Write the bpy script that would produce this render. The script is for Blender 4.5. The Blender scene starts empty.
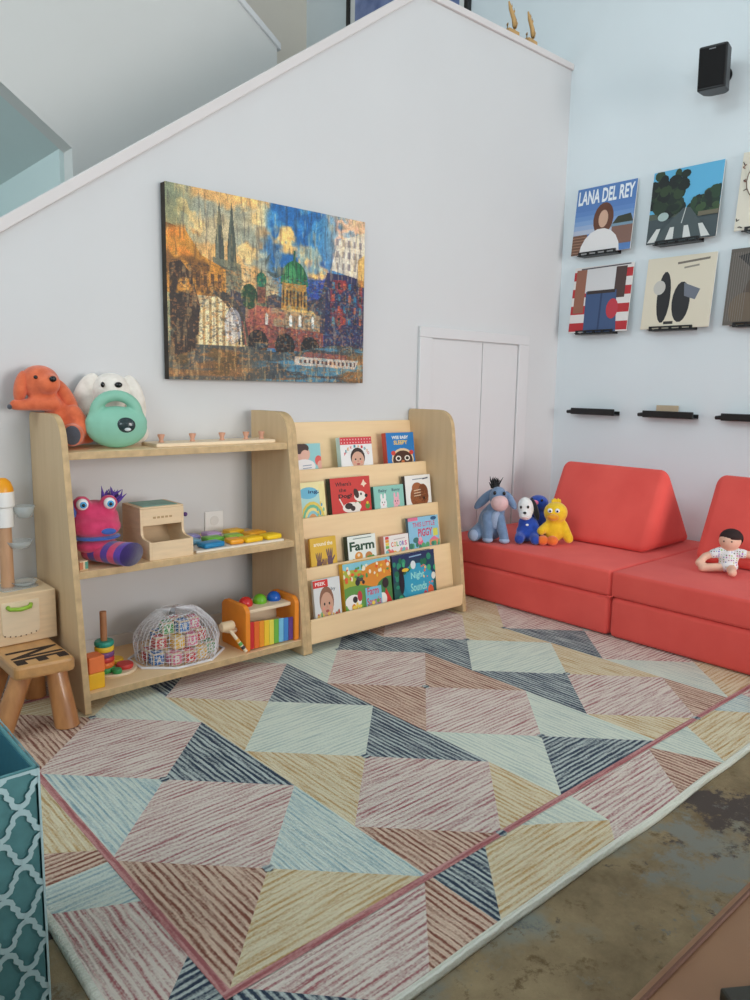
import bpy, bmesh, math, random
import numpy as np
from mathutils import Vector, Matrix, Euler, noise as mnoise
random.seed(7)
S = bpy.context.scene
COL = S.collection
PI = math.pi
def lin(c):
    return tuple((v/12.92 if v <= .04045 else ((v+.055)/1.055)**2.4) for v in (x/255. for x in c)) + (1.,)

# ---------------------------------------------------------------- materials
MATS = {}
def mat(name, c, rough=.6, var=.06, scale=30., bump=.0, bscale=None, stretch=None, metal=0., sheen=0., trans=0., c2=None, detail=4., coat=0., alpha=1.):
    if name in MATS: return MATS[name]
    m = bpy.data.materials.new(name); m.use_nodes = True
    nt = m.node_tree; N = nt.nodes; Lk = nt.links
    b = N['Principled BSDF']; b.inputs['Roughness'].default_value = rough; b.inputs['Metallic'].default_value = metal
    b.inputs['Sheen Weight'].default_value = sheen; b.inputs['Transmission Weight'].default_value = trans
    b.inputs['Coat Weight'].default_value = coat; b.inputs['Alpha'].default_value = alpha
    tc = N.new('ShaderNodeTexCoord'); mp = N.new('ShaderNodeMapping')
    Lk.new(tc.outputs['Object'], mp.inputs['Vector'])
    if stretch: mp.inputs['Scale'].default_value = stretch
    nz = N.new('ShaderNodeTexNoise'); nz.inputs['Scale'].default_value = scale; nz.inputs['Detail'].default_value = detail
    Lk.new(mp.outputs['Vector'], nz.inputs['Vector'])
    rp = N.new('ShaderNodeValToRGB'); e = rp.color_ramp.elements
    a = lin(c); d = lin(c2) if c2 else None
    e[0].position = .3; e[1].position = .7
    e[0].color = tuple(min(1, v*(1-var)) for v in a[:3])+(1,); e[1].color = d or tuple(min(1, v*(1+var)) for v in a[:3])+(1,)
    Lk.new(nz.outputs['Fac'], rp.inputs['Fac']); Lk.new(rp.outputs['Color'], b.inputs['Base Color'])
    if bump:
        n2 = N.new('ShaderNodeTexNoise'); n2.inputs['Scale'].default_value = bscale or scale*6; n2.inputs['Detail'].default_value = 3
        Lk.new(mp.outputs['Vector'], n2.inputs['Vector'])
        bp = N.new('ShaderNodeBump'); bp.inputs['Strength'].default_value = bump; bp.inputs['Distance'].default_value = .002
        Lk.new(n2.outputs['Fac'], bp.inputs['Height']); Lk.new(bp.outputs['Normal'], b.inputs['Normal'])
    MATS[name] = m
    return m
def print_mat(name='printed_colour', rough=.45, coat=.0, weave=0.):
    if name in MATS: return MATS[name]
    m = bpy.data.materials.new(name); m.use_nodes = True
    N = m.node_tree.nodes; Lk = m.node_tree.links; b = N['Principled BSDF']
    at = N.new('ShaderNodeAttribute'); at.attribute_name = 'Col'
    Lk.new(at.outputs['Color'], b.inputs['Base Color']); b.inputs['Roughness'].default_value = rough
    b.inputs['Coat Weight'].default_value = coat
    if weave:
        tc = N.new('ShaderNodeTexCoord'); nz = N.new('ShaderNodeTexNoise'); nz.inputs['Scale'].default_value = 700
        Lk.new(tc.outputs['Object'], nz.inputs['Vector'])
        bp = N.new('ShaderNodeBump'); bp.inputs['Strength'].default_value = weave; bp.inputs['Distance'].default_value = .001
        Lk.new(nz.outputs['Fac'], bp.inputs['Height']); Lk.new(bp.outputs['Normal'], b.inputs['Normal'])
    MATS[name] = m
    return m
wall_m = mat('wall_paint', (211, 211, 211), .75, .012, 3., .06, 180)
trim_m = mat('trim_paint', (216, 215, 215), .5, .01, 4.)
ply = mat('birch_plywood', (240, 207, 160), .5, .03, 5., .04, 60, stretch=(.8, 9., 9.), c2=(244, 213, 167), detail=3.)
ply_x = mat('birch_panel_shaded', (208, 178, 138), .5, .03, 5., .04, 60, stretch=(1., 9., .8), c2=(213, 184, 145), detail=3.)  # same birch, darker: shade on the side panels is put into the colour
ply_edge = mat('plywood_edge', (196, 166, 122), .6, .16, 40., .05, stretch=(1, .3, 1))
beech = mat('beech_toy_wood', (226, 198, 160), .5, .07, 14., .04, stretch=(1, 1, 6))
pale_wood = mat('pale_wood', (232, 210, 178), .5, .05, 14., .03, stretch=(1, 5, 5))
white_pl = mat('white_plastic', (236, 235, 232), .35, .01)
black_pl = mat('black_plastic', (16, 16, 18), .4, .1, 20)

# ---------------------------------------------------------------- mesh helpers
def BM(): return bmesh.new()
def xf(bm, vs, loc=(0, 0, 0), rot=(0, 0, 0)):
    M = Matrix.Translation(Vector(loc)) @ Euler(rot).to_matrix().to_4x4()
    bmesh.ops.transform(bm, matrix=M, verts=vs)
def box(bm, c, s, rot=(0, 0, 0), bev=0., seg=2, mi=0):
    r = bmesh.ops.create_cube(bm, size=1.); vs = r['verts']
    for v in vs: v.co = Vector((v.co.x*s[0], v.co.y*s[1], v.co.z*s[2]))
    fs = set(f for v in vs for f in v.link_faces)
    if bev:
        es = list(set(e for v in vs for e in v.link_edges))
        q = bmesh.ops.bevel(bm, geom=es, offset=bev, segments=seg, profile=.5, affect='EDGES')
        fs = set(q['faces']) | set(f for f in fs if f.is_valid)
        for f in list(fs):
            for v in f.verts: fs |= set(v.link_faces)
        vs = list(set(v for f in fs for v in f.verts))
    for f in fs: f.material_index = mi
    xf(bm, vs, c, rot)
    return vs
def bb(bm, x0, x1, y0, y1, z0, z1, bev=0., seg=2, mi=0):
    return box(bm, ((x0+x1)/2, (y0+y1)/2, (z0+z1)/2), (x1-x0, y1-y0, z1-z0), (0, 0, 0), bev, seg, mi)
def sph(bm, c, r, rot=(0, 0, 0), u=20, v=12, mi=0):
    if not hasattr(r, '__len__'): r = (r, r, r)
    q = bmesh.ops.create_uvsphere(bm, u_segments=u, v_segments=v, radius=1.)['verts']
    for a in q: a.co = Vector((a.co.x*r[0], a.co.y*r[1], a.co.z*r[2]))
    for f in set(f for a in q for f in a.link_faces): f.material_index = mi
    xf(bm, q, c, rot); return q
def cyl(bm, p0, p1, r0, r1=None, seg=20, mi=0):
    r1 = r0 if r1 is None else r1
    p0, p1 = Vector(p0), Vector(p1); d = p1-p0
    q = bmesh.ops.create_cone(bm, cap_ends=True, segments=seg, radius1=r0, radius2=r1, depth=d.length)['verts']
    for f in set(f for a in q for f in a.link_faces): f.material_index = mi
    M = Matrix.Translation((p0+p1)/2) @ d.to_track_quat('Z', 'Y').to_matrix().to_4x4()
    bmesh.ops.transform(bm, matrix=M, verts=q); return q
def limb(bm, p0, p1, r0, r1):
    cyl(bm, p0, p1, r0, r1, 16); sph(bm, p0, r0, u=16, v=10); sph(bm, p1, r1, u=16, v=10)
def lathe(bm, prof, c=(0, 0, 0), seg=28, mi=0, axis='Z'):
    rings = []
    for r, z in prof:
        rings.append([bm.verts.new((r*math.cos(2*PI*k/seg), r*math.sin(2*PI*k/seg), z)) for k in range(seg)])
    for a, b in zip(rings, rings[1:]):
        for k in range(seg):
            f = bm.faces.new((a[k], a[(k+1) % seg], b[(k+1) % seg], b[k])); f.material_index = mi
    if prof[0][0] > 1e-5: bm.faces.new(list(reversed(rings[0]))).material_index = mi
    if prof[-1][0] > 1e-5: bm.faces.new(rings[-1]).material_index = mi
    vs = [v for r in rings for v in r]
    xf(bm, vs, c, {'Z': (0, 0, 0), 'Y': (-PI/2, 0, 0), 'X': (0, PI/2, 0)}[axis]); return vs
def prism(bm, pts, ax, a0, a1, mi=0):
    """polygon pts in the plane across axis ax (x: (y,z); y: (x,z); z: (x,y)) extruded from a0 to a1"""
    def P(p, a): return {'x': (a, p[0], p[1]), 'y': (p[0], a, p[1]), 'z': (p[0], p[1], a)}[ax]
    A = [bm.verts.new(P(p, a0)) for p in pts]; B = [bm.verts.new(P(p, a1)) for p in pts]
    fs = [bm.faces.new(A), bm.faces.new(list(reversed(B)))]
    n = len(pts)
    for k in range(n): fs.append(bm.faces.new((A[k], B[k], B[(k+1) % n], A[(k+1) % n])))
    for f in fs: f.material_index = mi
    return A+B
def tube(bm, pts, r, seg=10, closed=False, mi=0):
    P = [Vector(p) for p in pts]; n = len(P); rings = []
    rr = r if hasattr(r, '__len__') else [r]*n
    for i in range(n):
        t = (P[(i+1) % n]-P[i-1]) if closed else (P[min(i+1, n-1)]-P[max(i-1, 0)])
        q = t.to_track_quat('Z', 'Y')
        rings.append([bm.verts.new(P[i]+q @ Vector((rr[i]*math.cos(2*PI*k/seg), rr[i]*math.sin(2*PI*k/seg), 0))) for k in range(seg)])
    for i in range(n if closed else n-1):
        a, b = rings[i], rings[(i+1) % n]
        for k in range(seg): bm.faces.new((a[k], a[(k+1) % seg], b[(k+1) % seg], b[k])).material_index = mi
    if not closed:
        bm.faces.new(list(reversed(rings[0]))).material_index = mi; bm.faces.new(rings[-1]).material_index = mi
def round_poly(pts, rad, n=5):
    out = []; m = len(pts)
    for i in range(m):
        r = rad[i] if hasattr(rad, '__len__') else rad
        p = Vector(pts[i]); a = Vector(pts[i-1])-p; b = Vector(pts[(i+1) % m])-p
        if r <= 0: out.append(tuple(p)); continue
        ang = a.angle(b); d = min(r/math.tan(ang/2), a.length*.49, b.length*.49)
        p0 = p+a.normalized()*d; p1 = p+b.normalized()*d
        for k in range(n+1):
            t = k/n; q = p0*(1-t)**2+p*2*t*(1-t)+p1*t*t; out.append((q.x, q.y))
    return out

# ---------------------------------------------------------------- objects
def tag(o, label=None, cat=None, group=None, kind=None):
    if label: o['label'] = label
    if cat: o['category'] = cat
    if group: o['group'] = group
    if kind: o['kind'] = kind
    return o
def thing(name, label, cat, loc=(0, 0, 0), rotz=0., group=None, rot=None):
    o = bpy.data.objects.new(name, None); COL.objects.link(o); o.empty_display_size = .05
    o.location = loc; o.rotation_euler = rot or (0, 0, rotz)
    return tag(o, label, cat, group)
def part(name, bm, m, parent=None, smooth=False, loc=None, rot=None, bevel=0., sub=0, auto=None):
    bmesh.ops.recalc_face_normals(bm, faces=bm.faces[:])
    me = bpy.data.meshes.new(name); bm.to_mesh(me); bm.free()
    for x in (m if isinstance(m, (list, tuple)) else [m]): me.materials.append(x)
    o = bpy.data.objects.new(name, me); COL.objects.link(o)
    if parent is not None: o.parent = parent
    if loc: o.location = loc
    if rot: o.rotation_euler = rot
    if bevel:
        b = o.modifiers.new('Bevel', 'BEVEL'); b.width = bevel; b.segments = 2; b.limit_method = 'ANGLE'; b.angle_limit = .6
    if sub:
        s = o.modifiers.new('Subdivision', 'SUBSURF'); s.levels = sub; s.render_levels = sub
    if smooth:
        for p in me.polygons: p.use_smooth = True
        if auto:
            me.set_sharp_from_angle(angle=auto)
    return o
def struct(name, bm, m, **k):
    o = part(name, bm, m, **k); o['kind'] = 'structure'; return o
def blob(name, bm, m, parent=None, vox=.006, smooth_it=6, loc=None):
    """one continuous soft body from overlapping rounded lumps"""
    me = bpy.data.meshes.new('tmp'); bm.to_mesh(me); bm.free()
    t = bpy.data.objects.new('tmp', me); COL.objects.link(t)
    r = t.modifiers.new('r', 'REMESH'); r.mode = 'VOXEL'; r.voxel_size = vox
    s = t.modifiers.new('s', 'SMOOTH'); s.factor = .5; s.iterations = smooth_it
    dg = bpy.context.evaluated_depsgraph_get(); dg.update()
    me2 = bpy.data.meshes.new_from_object(t.evaluated_get(dg)); me2.name = name
    bpy.data.objects.remove(t); bpy.data.meshes.remove(me)
    me2.materials.clear(); me2.materials.append(m)
    for p in me2.polygons: p.use_smooth = True
    o = bpy.data.objects.new(name, me2); COL.objects.link(o)
    if parent is not None: o.parent = parent
    if loc: o.location = loc
    return o
def dup(root, loc, label=None, rotz=None):
    r = root.copy(); COL.objects.link(r); r.location = loc
    if rotz is not None: r.rotation_euler = (0, 0, rotz)
    if label: r['label'] = label
    for ch in list(root.children):
        c = ch.copy(); COL.objects.link(c); c.parent = r
        for g in list(ch.children):
            d = g.copy(); COL.objects.link(d); d.parent = c
    return r

# ---------------------------------------------------------------- printed artwork: coloured polygons lying in one sheet
TXT = {}
def text_mesh(s, bold):
    if (s, bold) in TXT: return TXT[(s, bold)]
    cu = bpy.data.curves.new('t', 'FONT'); cu.body = s; cu.resolution_u = 3; cu.offset = bold
    o = bpy.data.objects.new('t', cu); COL.objects.link(o)
    dg = bpy.context.evaluated_depsgraph_get(); dg.update()
    me = bpy.data.meshes.new_from_object(o.evaluated_get(dg))
    V = [tuple(v.co[:2]) for v in me.vertices]; F = [tuple(p.vertices) for p in me.polygons]
    bpy.data.objects.remove(o); bpy.data.curves.remove(cu); bpy.data.meshes.remove(me)
    TXT[(s, bold)] = (V, F); return V, F
class Art:
    """sheet of size w x h, coordinates 0..1 from the lower left"""
    def __init__(self, w, h, bg, clip=True):
        self.w, self.h, self.L = w, h, []
        self.poly([(0, 0), (1, 0), (1, 1), (0, 1)], bg)
    def poly(self, pts, c): self.L.append(([(min(max(x, 0), 1), min(max(y, 0), 1)) for x, y in pts], None, c)); return self
    def rect(self, x0, y0, x1, y1, c): return self.poly([(x0, y0), (x1, y0), (x1, y1), (x0, y1)], c)
    def ell(self, x, y, rx, ry, c, n=18, a=0., t0=0., t1=2*PI):
        q = []
        for k in range(n):
            t = t0+(t1-t0)*k/(n if t1-t0 > 6.2 else n-1); u, v = rx*math.cos(t), ry*math.sin(t)
            q.append((x+u*math.cos(a)-v*math.sin(a), y+u*math.sin(a)+v*math.cos(a)))
        return self.poly(q, c)
    def line(self, pts, wd, c):
        for (a, b), (d, e) in zip(pts, pts[1:]):
            l = math.hypot(d-a, e-b) or 1; q = .25*wd/l; a, b, d, e = a-(d-a)*q, b-(e-b)*q, d+(d-a)*q, e+(e-b)*q; l = math.hypot(d-a, e-b) or 1; nx, ny = -(e-b)/l*wd/2, (d-a)/l*wd/2
            self.poly([(a+nx, b+ny), (a-nx, b-ny), (d-nx, e-ny), (d+nx, e+ny)], c)
        return self
    def text(self, s, x0, y0, x1, y1, c, bold=.0, slant=0.):
        V, F = text_mesh(s, bold)
        if not V: return self
        a = min(v[0] for v in V); b = max(v[0] for v in V); d = min(v[1] for v in V); e = max(v[1] for v in V)
        W = [(x0+(v[0]-a)/(b-a)*(x1-x0)+slant*(v[1]-d)/(e-d)*(y1-y0), y0+(v[1]-d)/(e-d)*(y1-y0)) for v in V]
        self.L.append((W, F, c)); return self
    def build(self, name, m, parent, M, dz=.00004):
        """M maps (u*w, v*h, depth) to local space"""
        bm = BM(); cl = bm.loops.layers.float_color.new('Col')
        for i, (pts, F, c) in enumerate(self.L):
            vs = [bm.verts.new(M @ Vector((p[0]*self.w, p[1]*self.h, dz*i))) for p in pts]
            C = lin(c)
            for f in (F or [tuple(range(len(pts)))]):
                try: q = bm.faces.new([vs[k] for k in f])
                except ValueError: continue
                for l in q.loops: l[cl] = C
        me = bpy.data.meshes.new(name); bm.to_mesh(me); bm.free(); me.materials.append(m)
        o = bpy.data.objects.new(name, me); COL.objects.link(o); o.parent = parent
        return o
FRONT = Matrix(((1, 0, 0, 0), (0, 0, -1, 0), (0, 1, 0, 0), (0, 0, 0, 1)))      # sheet facing -y

# ================================================================ the room
def floor_mat():
    m = mat('dark_floor_boards', (62, 47, 38), .45, .25, 6., .05, 40, stretch=(1, 12, 1)); return m
bm = BM(); bb(bm, -6.2, .1, -6.2, 2.3, -.12, -.016)
struct('floor', bm, floor_mat())
HW = 2.452
slope = .70
xk = -1.044                                    # where the slope meets the level half wall
xl = xk-HW/slope
bm = BM(); prism(bm, [(xl, -.016), (0, -.016), (0, HW-.028), (xk+.012, HW-.028), (xl+.04, -.016)], 'y', 0, .12)
struct('wall_back', bm, wall_m)
bm = BM()
dx, dz = .028*math.sin(math.atan(slope)), .028*math.cos(math.atan(slope))
prism(bm, [(xl, 0), (xk, HW), (xk+.012, HW-.03), (xl+.04, -.012)], 'y', -.014, .134)
cap_m = mat('cap_paint', (216, 210, 208), .6, .01, 4.)
struct('trim_1', bm, cap_m, bevel=.003)
bm = BM(); prism(bm, [(xk, HW), (0, HW), (0, HW-.028), (xk+.012, HW-.028)], 'y', -.014, .134)
struct('trim_2', bm, cap_m, bevel=.003)

bm = BM(); bb(bm, -6.2, .12, 2.15, 2.27, -.016, 4.9)
struct('wall_stairwell', bm, mat('stairwell_paint', (205, 200, 188), .75, .012, 3.))
bm = BM(); prism(bm, [(-.96, .9), (-.96, 2.582), (-4.6, 4.9), (-6.1, 4.9), (-6.1, 4.75), (-2.011, 1.882), (-2.011, .9)], 'y', 1.1, 1.2)
struct('wall_stair', bm, mat('stair_wall_paint', (214, 213, 209), .75, .012, 3.))
bm = BM(); prism(bm, [(-.945, 2.568), (-.945, 2.6), (-4.62, 4.94), (-4.62, 4.905)], 'y', 1.085, 1.215)
struct('trim_3', bm, trim_m, bevel=.003)
teal_shade_m = mat('stair_recess_teal_shade', (204, 218, 216), .7, .015, 3.)  # bluish shade of the stair recess is put into this wall colour
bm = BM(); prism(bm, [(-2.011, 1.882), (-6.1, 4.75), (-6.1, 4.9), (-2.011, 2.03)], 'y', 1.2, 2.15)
struct('ceiling_soffit', bm, teal_shade_m)
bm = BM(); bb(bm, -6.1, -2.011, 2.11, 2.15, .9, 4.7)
struct('wall_recess', bm, teal_shade_m)
bm = BM(); bb(bm, -2.03, -2.011, 1.2, 2.15, .9, 1.9); struct('wall_under_landing', bm, teal_shade_m)
bm = BM(); bb(bm, -4.15, -4.05, -6.08, -.5, -.016, .92); struct('wall_shade_blocker_left', bm, wall_m)  # added low wall, out of view, shades the left floor from window light
bm = BM(); bb(bm, -4.05, -.9, -3.0, -2.9, -.016, .4); struct('wall_shade_blocker_front', bm, wall_m)  # added low wall behind the camera, blocks rear window light near the floor
bm = BM(); bb(bm, xk, 0, .12, 2.15, 1.42, 1.55)
struct('floor_landing', bm, floor_mat())
bm = BM(); prism(bm, [(xl+.05, -.016), (xk, 1.42), (xk, 1.55), (xl-.1, -.016)], 'y', .12, 1.1)
struct('stair_flight', bm, floor_mat())
bm = BM(); bb(bm, -6.2, .12, -6.2, 2.27, 4.9, 5.0)
struct('ceiling', bm, wall_m)
# far side of the room, behind the camera: walls with tall windows
def wall_with_holes(name, ax, a0, a1, u0, u1, holes, m):
    bm = BM(); us = u0
    def add(p, q, z0, z1):
        if ax == 'x': bb(bm, a0, a1, p, q, z0, z1)
        else: bb(bm, p, q, a0, a1, z0, z1)
    for h0, h1, z0, z1 in holes:
        add(us, h0, -.016, 4.9); add(h0, h1, -.016, z0); add(h0, h1, z1, 4.9); us = h1
    add(us, u1, -.016, 4.9); struct(name, bm, m)
wall_with_holes('wall_right', 'x', 0, .12, -6.2, 2.3, [], mat('wall_paint_sky_tint', (224, 232, 235), .75, .012, 3., .06, 180))  # cool sky light falling on the right wall is put into its colour
wall_with_holes('wall_front', 'y', -6.2, -6.08, -6.2, .0, [(-2.2, -.3, .25, 2.1)], wall_m)
wall_with_holes('wall_left', 'x', -6.2, -6.08, -6.08, 2.15, [(-5.75, -3.05, .6, 2.5), (-1.9, .9, 2.9, 4.6), (1.25, 2.05, .9, 2.6)], wall_m)
def window(name, ax, a, u0, u1, z0, z1, n):
    bm = BM()
    for k in range(n+1):
        u = u0+(u1-u0)*k/n
        if ax == 'x': bb(bm, a-.03, a+.03, u-.025, u+.025, z0, z1)
        else: bb(bm, u-.025, u+.025, a-.03, a+.03, z0, z1)
    for z in (z0+.02, (z0+z1)/2, z1-.02):
        if ax == 'x': bb(bm, a-.03, a+.03, u0, u1, z-.02, z+.02)
        else: bb(bm, u0, u1, a-.03, a+.03, z-.02, z+.02)
    struct(name, bm, trim_m)
window('window_1', 'y', -6.14, -2.2, -.3, .25, 2.1, 2)
window('window_2', 'x', -6.14, -5.75, -3.05, .6, 2.5, 3)
window('window_4', 'x', -6.14, -1.9, .9, 2.9, 4.6, 3)
window('window_3', 'x', -6.14, 1.25, 2.05, .9, 2.6, 1)

# baseboard and the low double doors under the stair
bm = BM(); bb(bm, -4.4, -1.005, -.012, 0, 0, .09, .003); struct('baseboard_back', bm, trim_m)
bm = BM(); bb(bm, -.012, 0, -6., -.02, 0, .09, .003); struct('baseboard_right', bm, trim_m)
bm = BM()
bb(bm, -1.003, -.928, -.016, 0, 0, 1.109, .003); bb(bm, -.33, -.255, -.016, 0, 0, 1.109, .003); bb(bm, -1.003, -.255, -.016, 0, 1.109, 1.154, .003)
struct('trim_4', bm, trim_m)
bm = BM(); bb(bm, -.925, -.592, -.008, 0, .02, 1.104, .002); struct('door_1', bm, trim_m)
bm = BM(); bb(bm, -.587, -.333, -.008, 0, .02, 1.104, .002); struct('door_2', bm, trim_m)

# wall outlet between the shelf boards
t = thing('outlet_plate', 'white wall outlet plate low on the wall behind the middle toy shelf board', 'outlet', (-1.985, 0, .402))
bm = BM(); bb(bm, -.036, .036, -.007, 0, -.058, .058, .003); part('plate', bm, white_pl, t)
bm = BM()
for z in (-.025, .025): lathe(bm, [(0, 0), (.017, 0), (.017, .003), (0, .003)], (0, -.0085, z), 20, axis='Y')
part('socket', bm, mat('socket_white', (222, 220, 216), .4, .01), t)

# ================================================================ floor coverings
def vintage_mat():
    m = bpy.data.materials.new('faded_vintage_pile'); m.use_nodes = True
    N = m.node_tree.nodes; Lk = m.node_tree.links; b = N['Principled BSDF']; b.inputs['Roughness'].default_value = .9
    tc = N.new('ShaderNodeTexCoord')
    def nz(s, d, rough=.6, off=0):
        mp = N.new('ShaderNodeMapping'); mp.inputs['Location'].default_value = (off, off*1.7, 0); Lk.new(tc.outputs['Object'], mp.inputs[0])
        n = N.new('ShaderNodeTexNoise'); n.inputs['Scale'].default_value = s; n.inputs['Detail'].default_value = d; n.inputs['Roughness'].default_value = rough
        Lk.new(mp.outputs[0], n.inputs['Vector']); return n.outputs['Fac']
    def ramp(f, p0, c0, p1, c1):
        r = N.new('ShaderNodeValToRGB'); e = r.color_ramp.elements; e[0].position = p0; e[0].color = c0; e[1].position = p1; e[1].color = c1
        Lk.new(f, r.inputs[0]); return r.outputs[0]
    def mix(f, a, c):
        x = N.new('ShaderNodeMix'); x.data_type = 'RGBA'; Lk.new(f, x.inputs[0])
        Lk.new(a, x.inputs[6]) ; x.inputs[7].default_value = c; return x.outputs[2]
    B = (0, 0, 0, 1); W = (1, 1, 1, 1)
    base = ramp(nz(5, 8, .7), .35, lin((112, 95, 68)), .68, lin((158, 139, 105)))
    x = mix(ramp(nz(3.2, 5, .65, 3), .53, B, .66, W), base, lin((128, 132, 122)))
    x = mix(ramp(nz(26, 6, .75, 9), .56, B, .66, W), x, lin((108, 88, 58)))
    def near(px, py, r):
        d = N.new('ShaderNodeVectorMath'); d.operation = 'DISTANCE'; d.inputs[1].default_value = (px, py, -.0122); Lk.new(tc.outputs['Object'], d.inputs[0])
        q = N.new('ShaderNodeMapRange'); q.inputs[1].default_value = 0; q.inputs[2].default_value = r; q.inputs[3].default_value = .2; q.inputs[4].default_value = 0; Lk.new(d.outputs['Value'], q.inputs[0]); return q.outputs[0]
    def plus(a, b_):
        q = N.new('ShaderNodeMath'); q.operation = 'ADD'; Lk.new(a, q.inputs[0]); Lk.new(b_, q.inputs[1]); return q.outputs[0]
    x = mix(ramp(plus(nz(7, 9, .74, 21.3), plus(near(-1.72, -1.70, .22), near(-1.42, -1.78, .16))), .60, B, .65, W), x, lin((74, 64, 58)))
    x = mix(ramp(plus(nz(8, 8, .72, 31.3), near(-1.88, -1.74, .24)), .60, B, .68, W), x, lin((124, 124, 114)))
    x = mix(ramp(nz(6, 9, .78, 5.2), .60, B, .65, W), x, lin((104, 108, 106)))
    Lk.new(x, b.inputs['Base Color'])
    bp = N.new('ShaderNodeBump'); bp.inputs['Strength'].default_value = .4; bp.inputs['Distance'].default_value = .002
    Lk.new(nz(420, 2, .6), bp.inputs['Height']); Lk.new(bp.outputs[0], b.inputs['Normal'])
    return m
bm = BM(); bb(bm, -4.6, -.05, -3.9, -1.13, -.016, -.0122, .001)
tag(part('vintage_rug', bm, vintage_mat()), 'worn tan vintage rug with faded blue and dark brown patches, lying under the striped rug', 'rug')

# the striped rug: half diamonds on a 21 cm grid, every tile hooked in rows of yarn
def yarn(name, c, along_x, base=(214, 212, 194), amt=.0, freq=.0135):
    m = bpy.data.materials.new('yarn_'+name+('_x' if along_x else '_y')); m.use_nodes = True
    N = m.node_tree.nodes; Lk = m.node_tree.links; b = N['Principled BSDF']; b.inputs['Roughness'].default_value = .95
    tc = N.new('ShaderNodeTexCoord'); sp = N.new('ShaderNodeSeparateXYZ')
    nd = N.new('ShaderNodeTexNoise'); nd.inputs['Scale'].default_value = 22; nd.inputs['Detail'].default_value = 2
    Lk.new(tc.outputs['Object'], nd.inputs['Vector'])
    va = N.new('ShaderNodeVectorMath'); va.operation = 'MULTIPLY_ADD'; va.inputs[1].default_value = (.009,)*3
    Lk.new(nd.outputs['Color'], va.inputs[0]); Lk.new(tc.outputs['Object'], va.inputs[2])
    Lk.new(va.outputs[0], sp.inputs[0])
    def M(op, a, v=None, w=None):
        n = N.new('ShaderNodeMath'); n.operation = op
        for i, q in enumerate((a, v, w)):
            if q is None: continue
            if isinstance(q, (int, float)): n.inputs[i].default_value = q
            else: Lk.new(q, n.inputs[i])
        return n.outputs[0]
    co = sp.outputs['Y' if along_x else 'X']
    s = M('SINE', M('MULTIPLY', co, 2*PI/freq))
    mp = N.new('ShaderNodeMapping'); Lk.new(tc.outputs['Object'], mp.inputs[0])
    mp.inputs['Scale'].default_value = (8, 150, 1) if along_x else (150, 8, 1)
    st = N.new('ShaderNodeTexNoise'); st.inputs['Scale'].default_value = 1.; st.inputs['Detail'].default_value = 3
    Lk.new(mp.outputs[0], st.inputs['Vector'])
    f = M('ADD', M('MULTIPLY', s, .5 if c[0] < 140 else .34), M('MULTIPLY_ADD', st.outputs['Fac'], 3.2, -1.36+amt))
    sk = N.new('ShaderNodeTexNoise'); sk.inputs['Scale'].default_value = 190; sk.inputs['Detail'].default_value = 1; Lk.new(tc.outputs['Object'], sk.inputs['Vector'])
    f = M('ADD', f, M('MULTIPLY_ADD', sk.outputs['Fac'], 1.3, -.65))
    f = M('MINIMUM', M('MAXIMUM', f, .0), 1.)
    x = N.new('ShaderNodeMix'); x.data_type = 'RGBA'; Lk.new(f, x.inputs[0])
    x.inputs[6].default_value = lin(base); x.inputs[7].default_value = lin(c)
    Lk.new(x.outputs[2], b.inputs['Base Color'])
    n2 = N.new('ShaderNodeTexNoise'); n2.inputs['Scale'].default_value = 260; Lk.new(tc.outputs['Object'], n2.inputs['Vector'])
    h = M('ADD', M('MULTIPLY', M('SINE', M('MULTIPLY', co, 2*PI/(freq*.5))), .5), n2.outputs['Fac'])
    bp = N.new('ShaderNodeBump'); bp.inputs['Strength'].default_value = .55; bp.inputs['Distance'].default_value = .003
    Lk.new(h, bp.inputs['Height']); Lk.new(bp.outputs[0], b.inputs['Normal'])
    return m
YC = dict(pink=((164, 98, 100), (226, 214, 202), .0), navy=((44, 60, 80), (190, 200, 196), .34), gold=((190, 152, 96), (226, 214, 182), .02),
          mint=((182, 196, 188), (222, 228, 212), .0), blue=((140, 170, 178), (212, 222, 212), -.05), brown=((132, 78, 62), (220, 192, 170), .12),
          line=((166, 96, 98), (204, 150, 146), .3), cream=((214, 216, 200), (230, 230, 216), .0))
RMATS, RIX = [], {}
def rm(c, ax):
    if (c, ax) not in RIX:
        RIX[(c, ax)] = len(RMATS); a = YC[c]; RMATS.append(yarn(c, a[0], ax, a[1], a[2]))
    return RIX[(c, ax)]
GX, GY = .2135, .2125
X0, Y0 = -2.785, -1.43
NI, NJ, BI, BJ = 10, 6, .68, .80
tiles = []
def clip_poly(p, x0, x1, y0, y1):
    for ax, lim, sg in ((0, x0, 1), (0, x1, -1), (1, y0, 1), (1, y1, -1)):
        out = []
        for k in range(len(p)):
            a, b = p[k-1], p[k]; da, db = sg*(a[ax]-lim), sg*(b[ax]-lim)
            if (da < 0) != (db < 0):
                t = da/(da-db); out.append((a[0]+t*(b[0]-a[0]), a[1]+t*(b[1]-a[1])))
            if db >= 0: out.append(b)
        p = out
        if len(p) < 3: return []
    return p
DIA = {(0, 0): 'gold', (0, 2): 'pink', (0, 4): 'pink', (0, 6): 'gold', (1, 1): 'pink', (1, 3): 'mint', (1, 5): 'pink', (2, 0): 'navy', (2, 2): 'pink', (2, 4): 'pink', (2, 6): 'mint',
       (3, 1): 'pink', (3, 3): 'mint', (3, 5): 'pink', (4, 0): 'gold', (4, 2): 'pink', (4, 4): 'pink', (4, 6): 'gold'}
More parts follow.
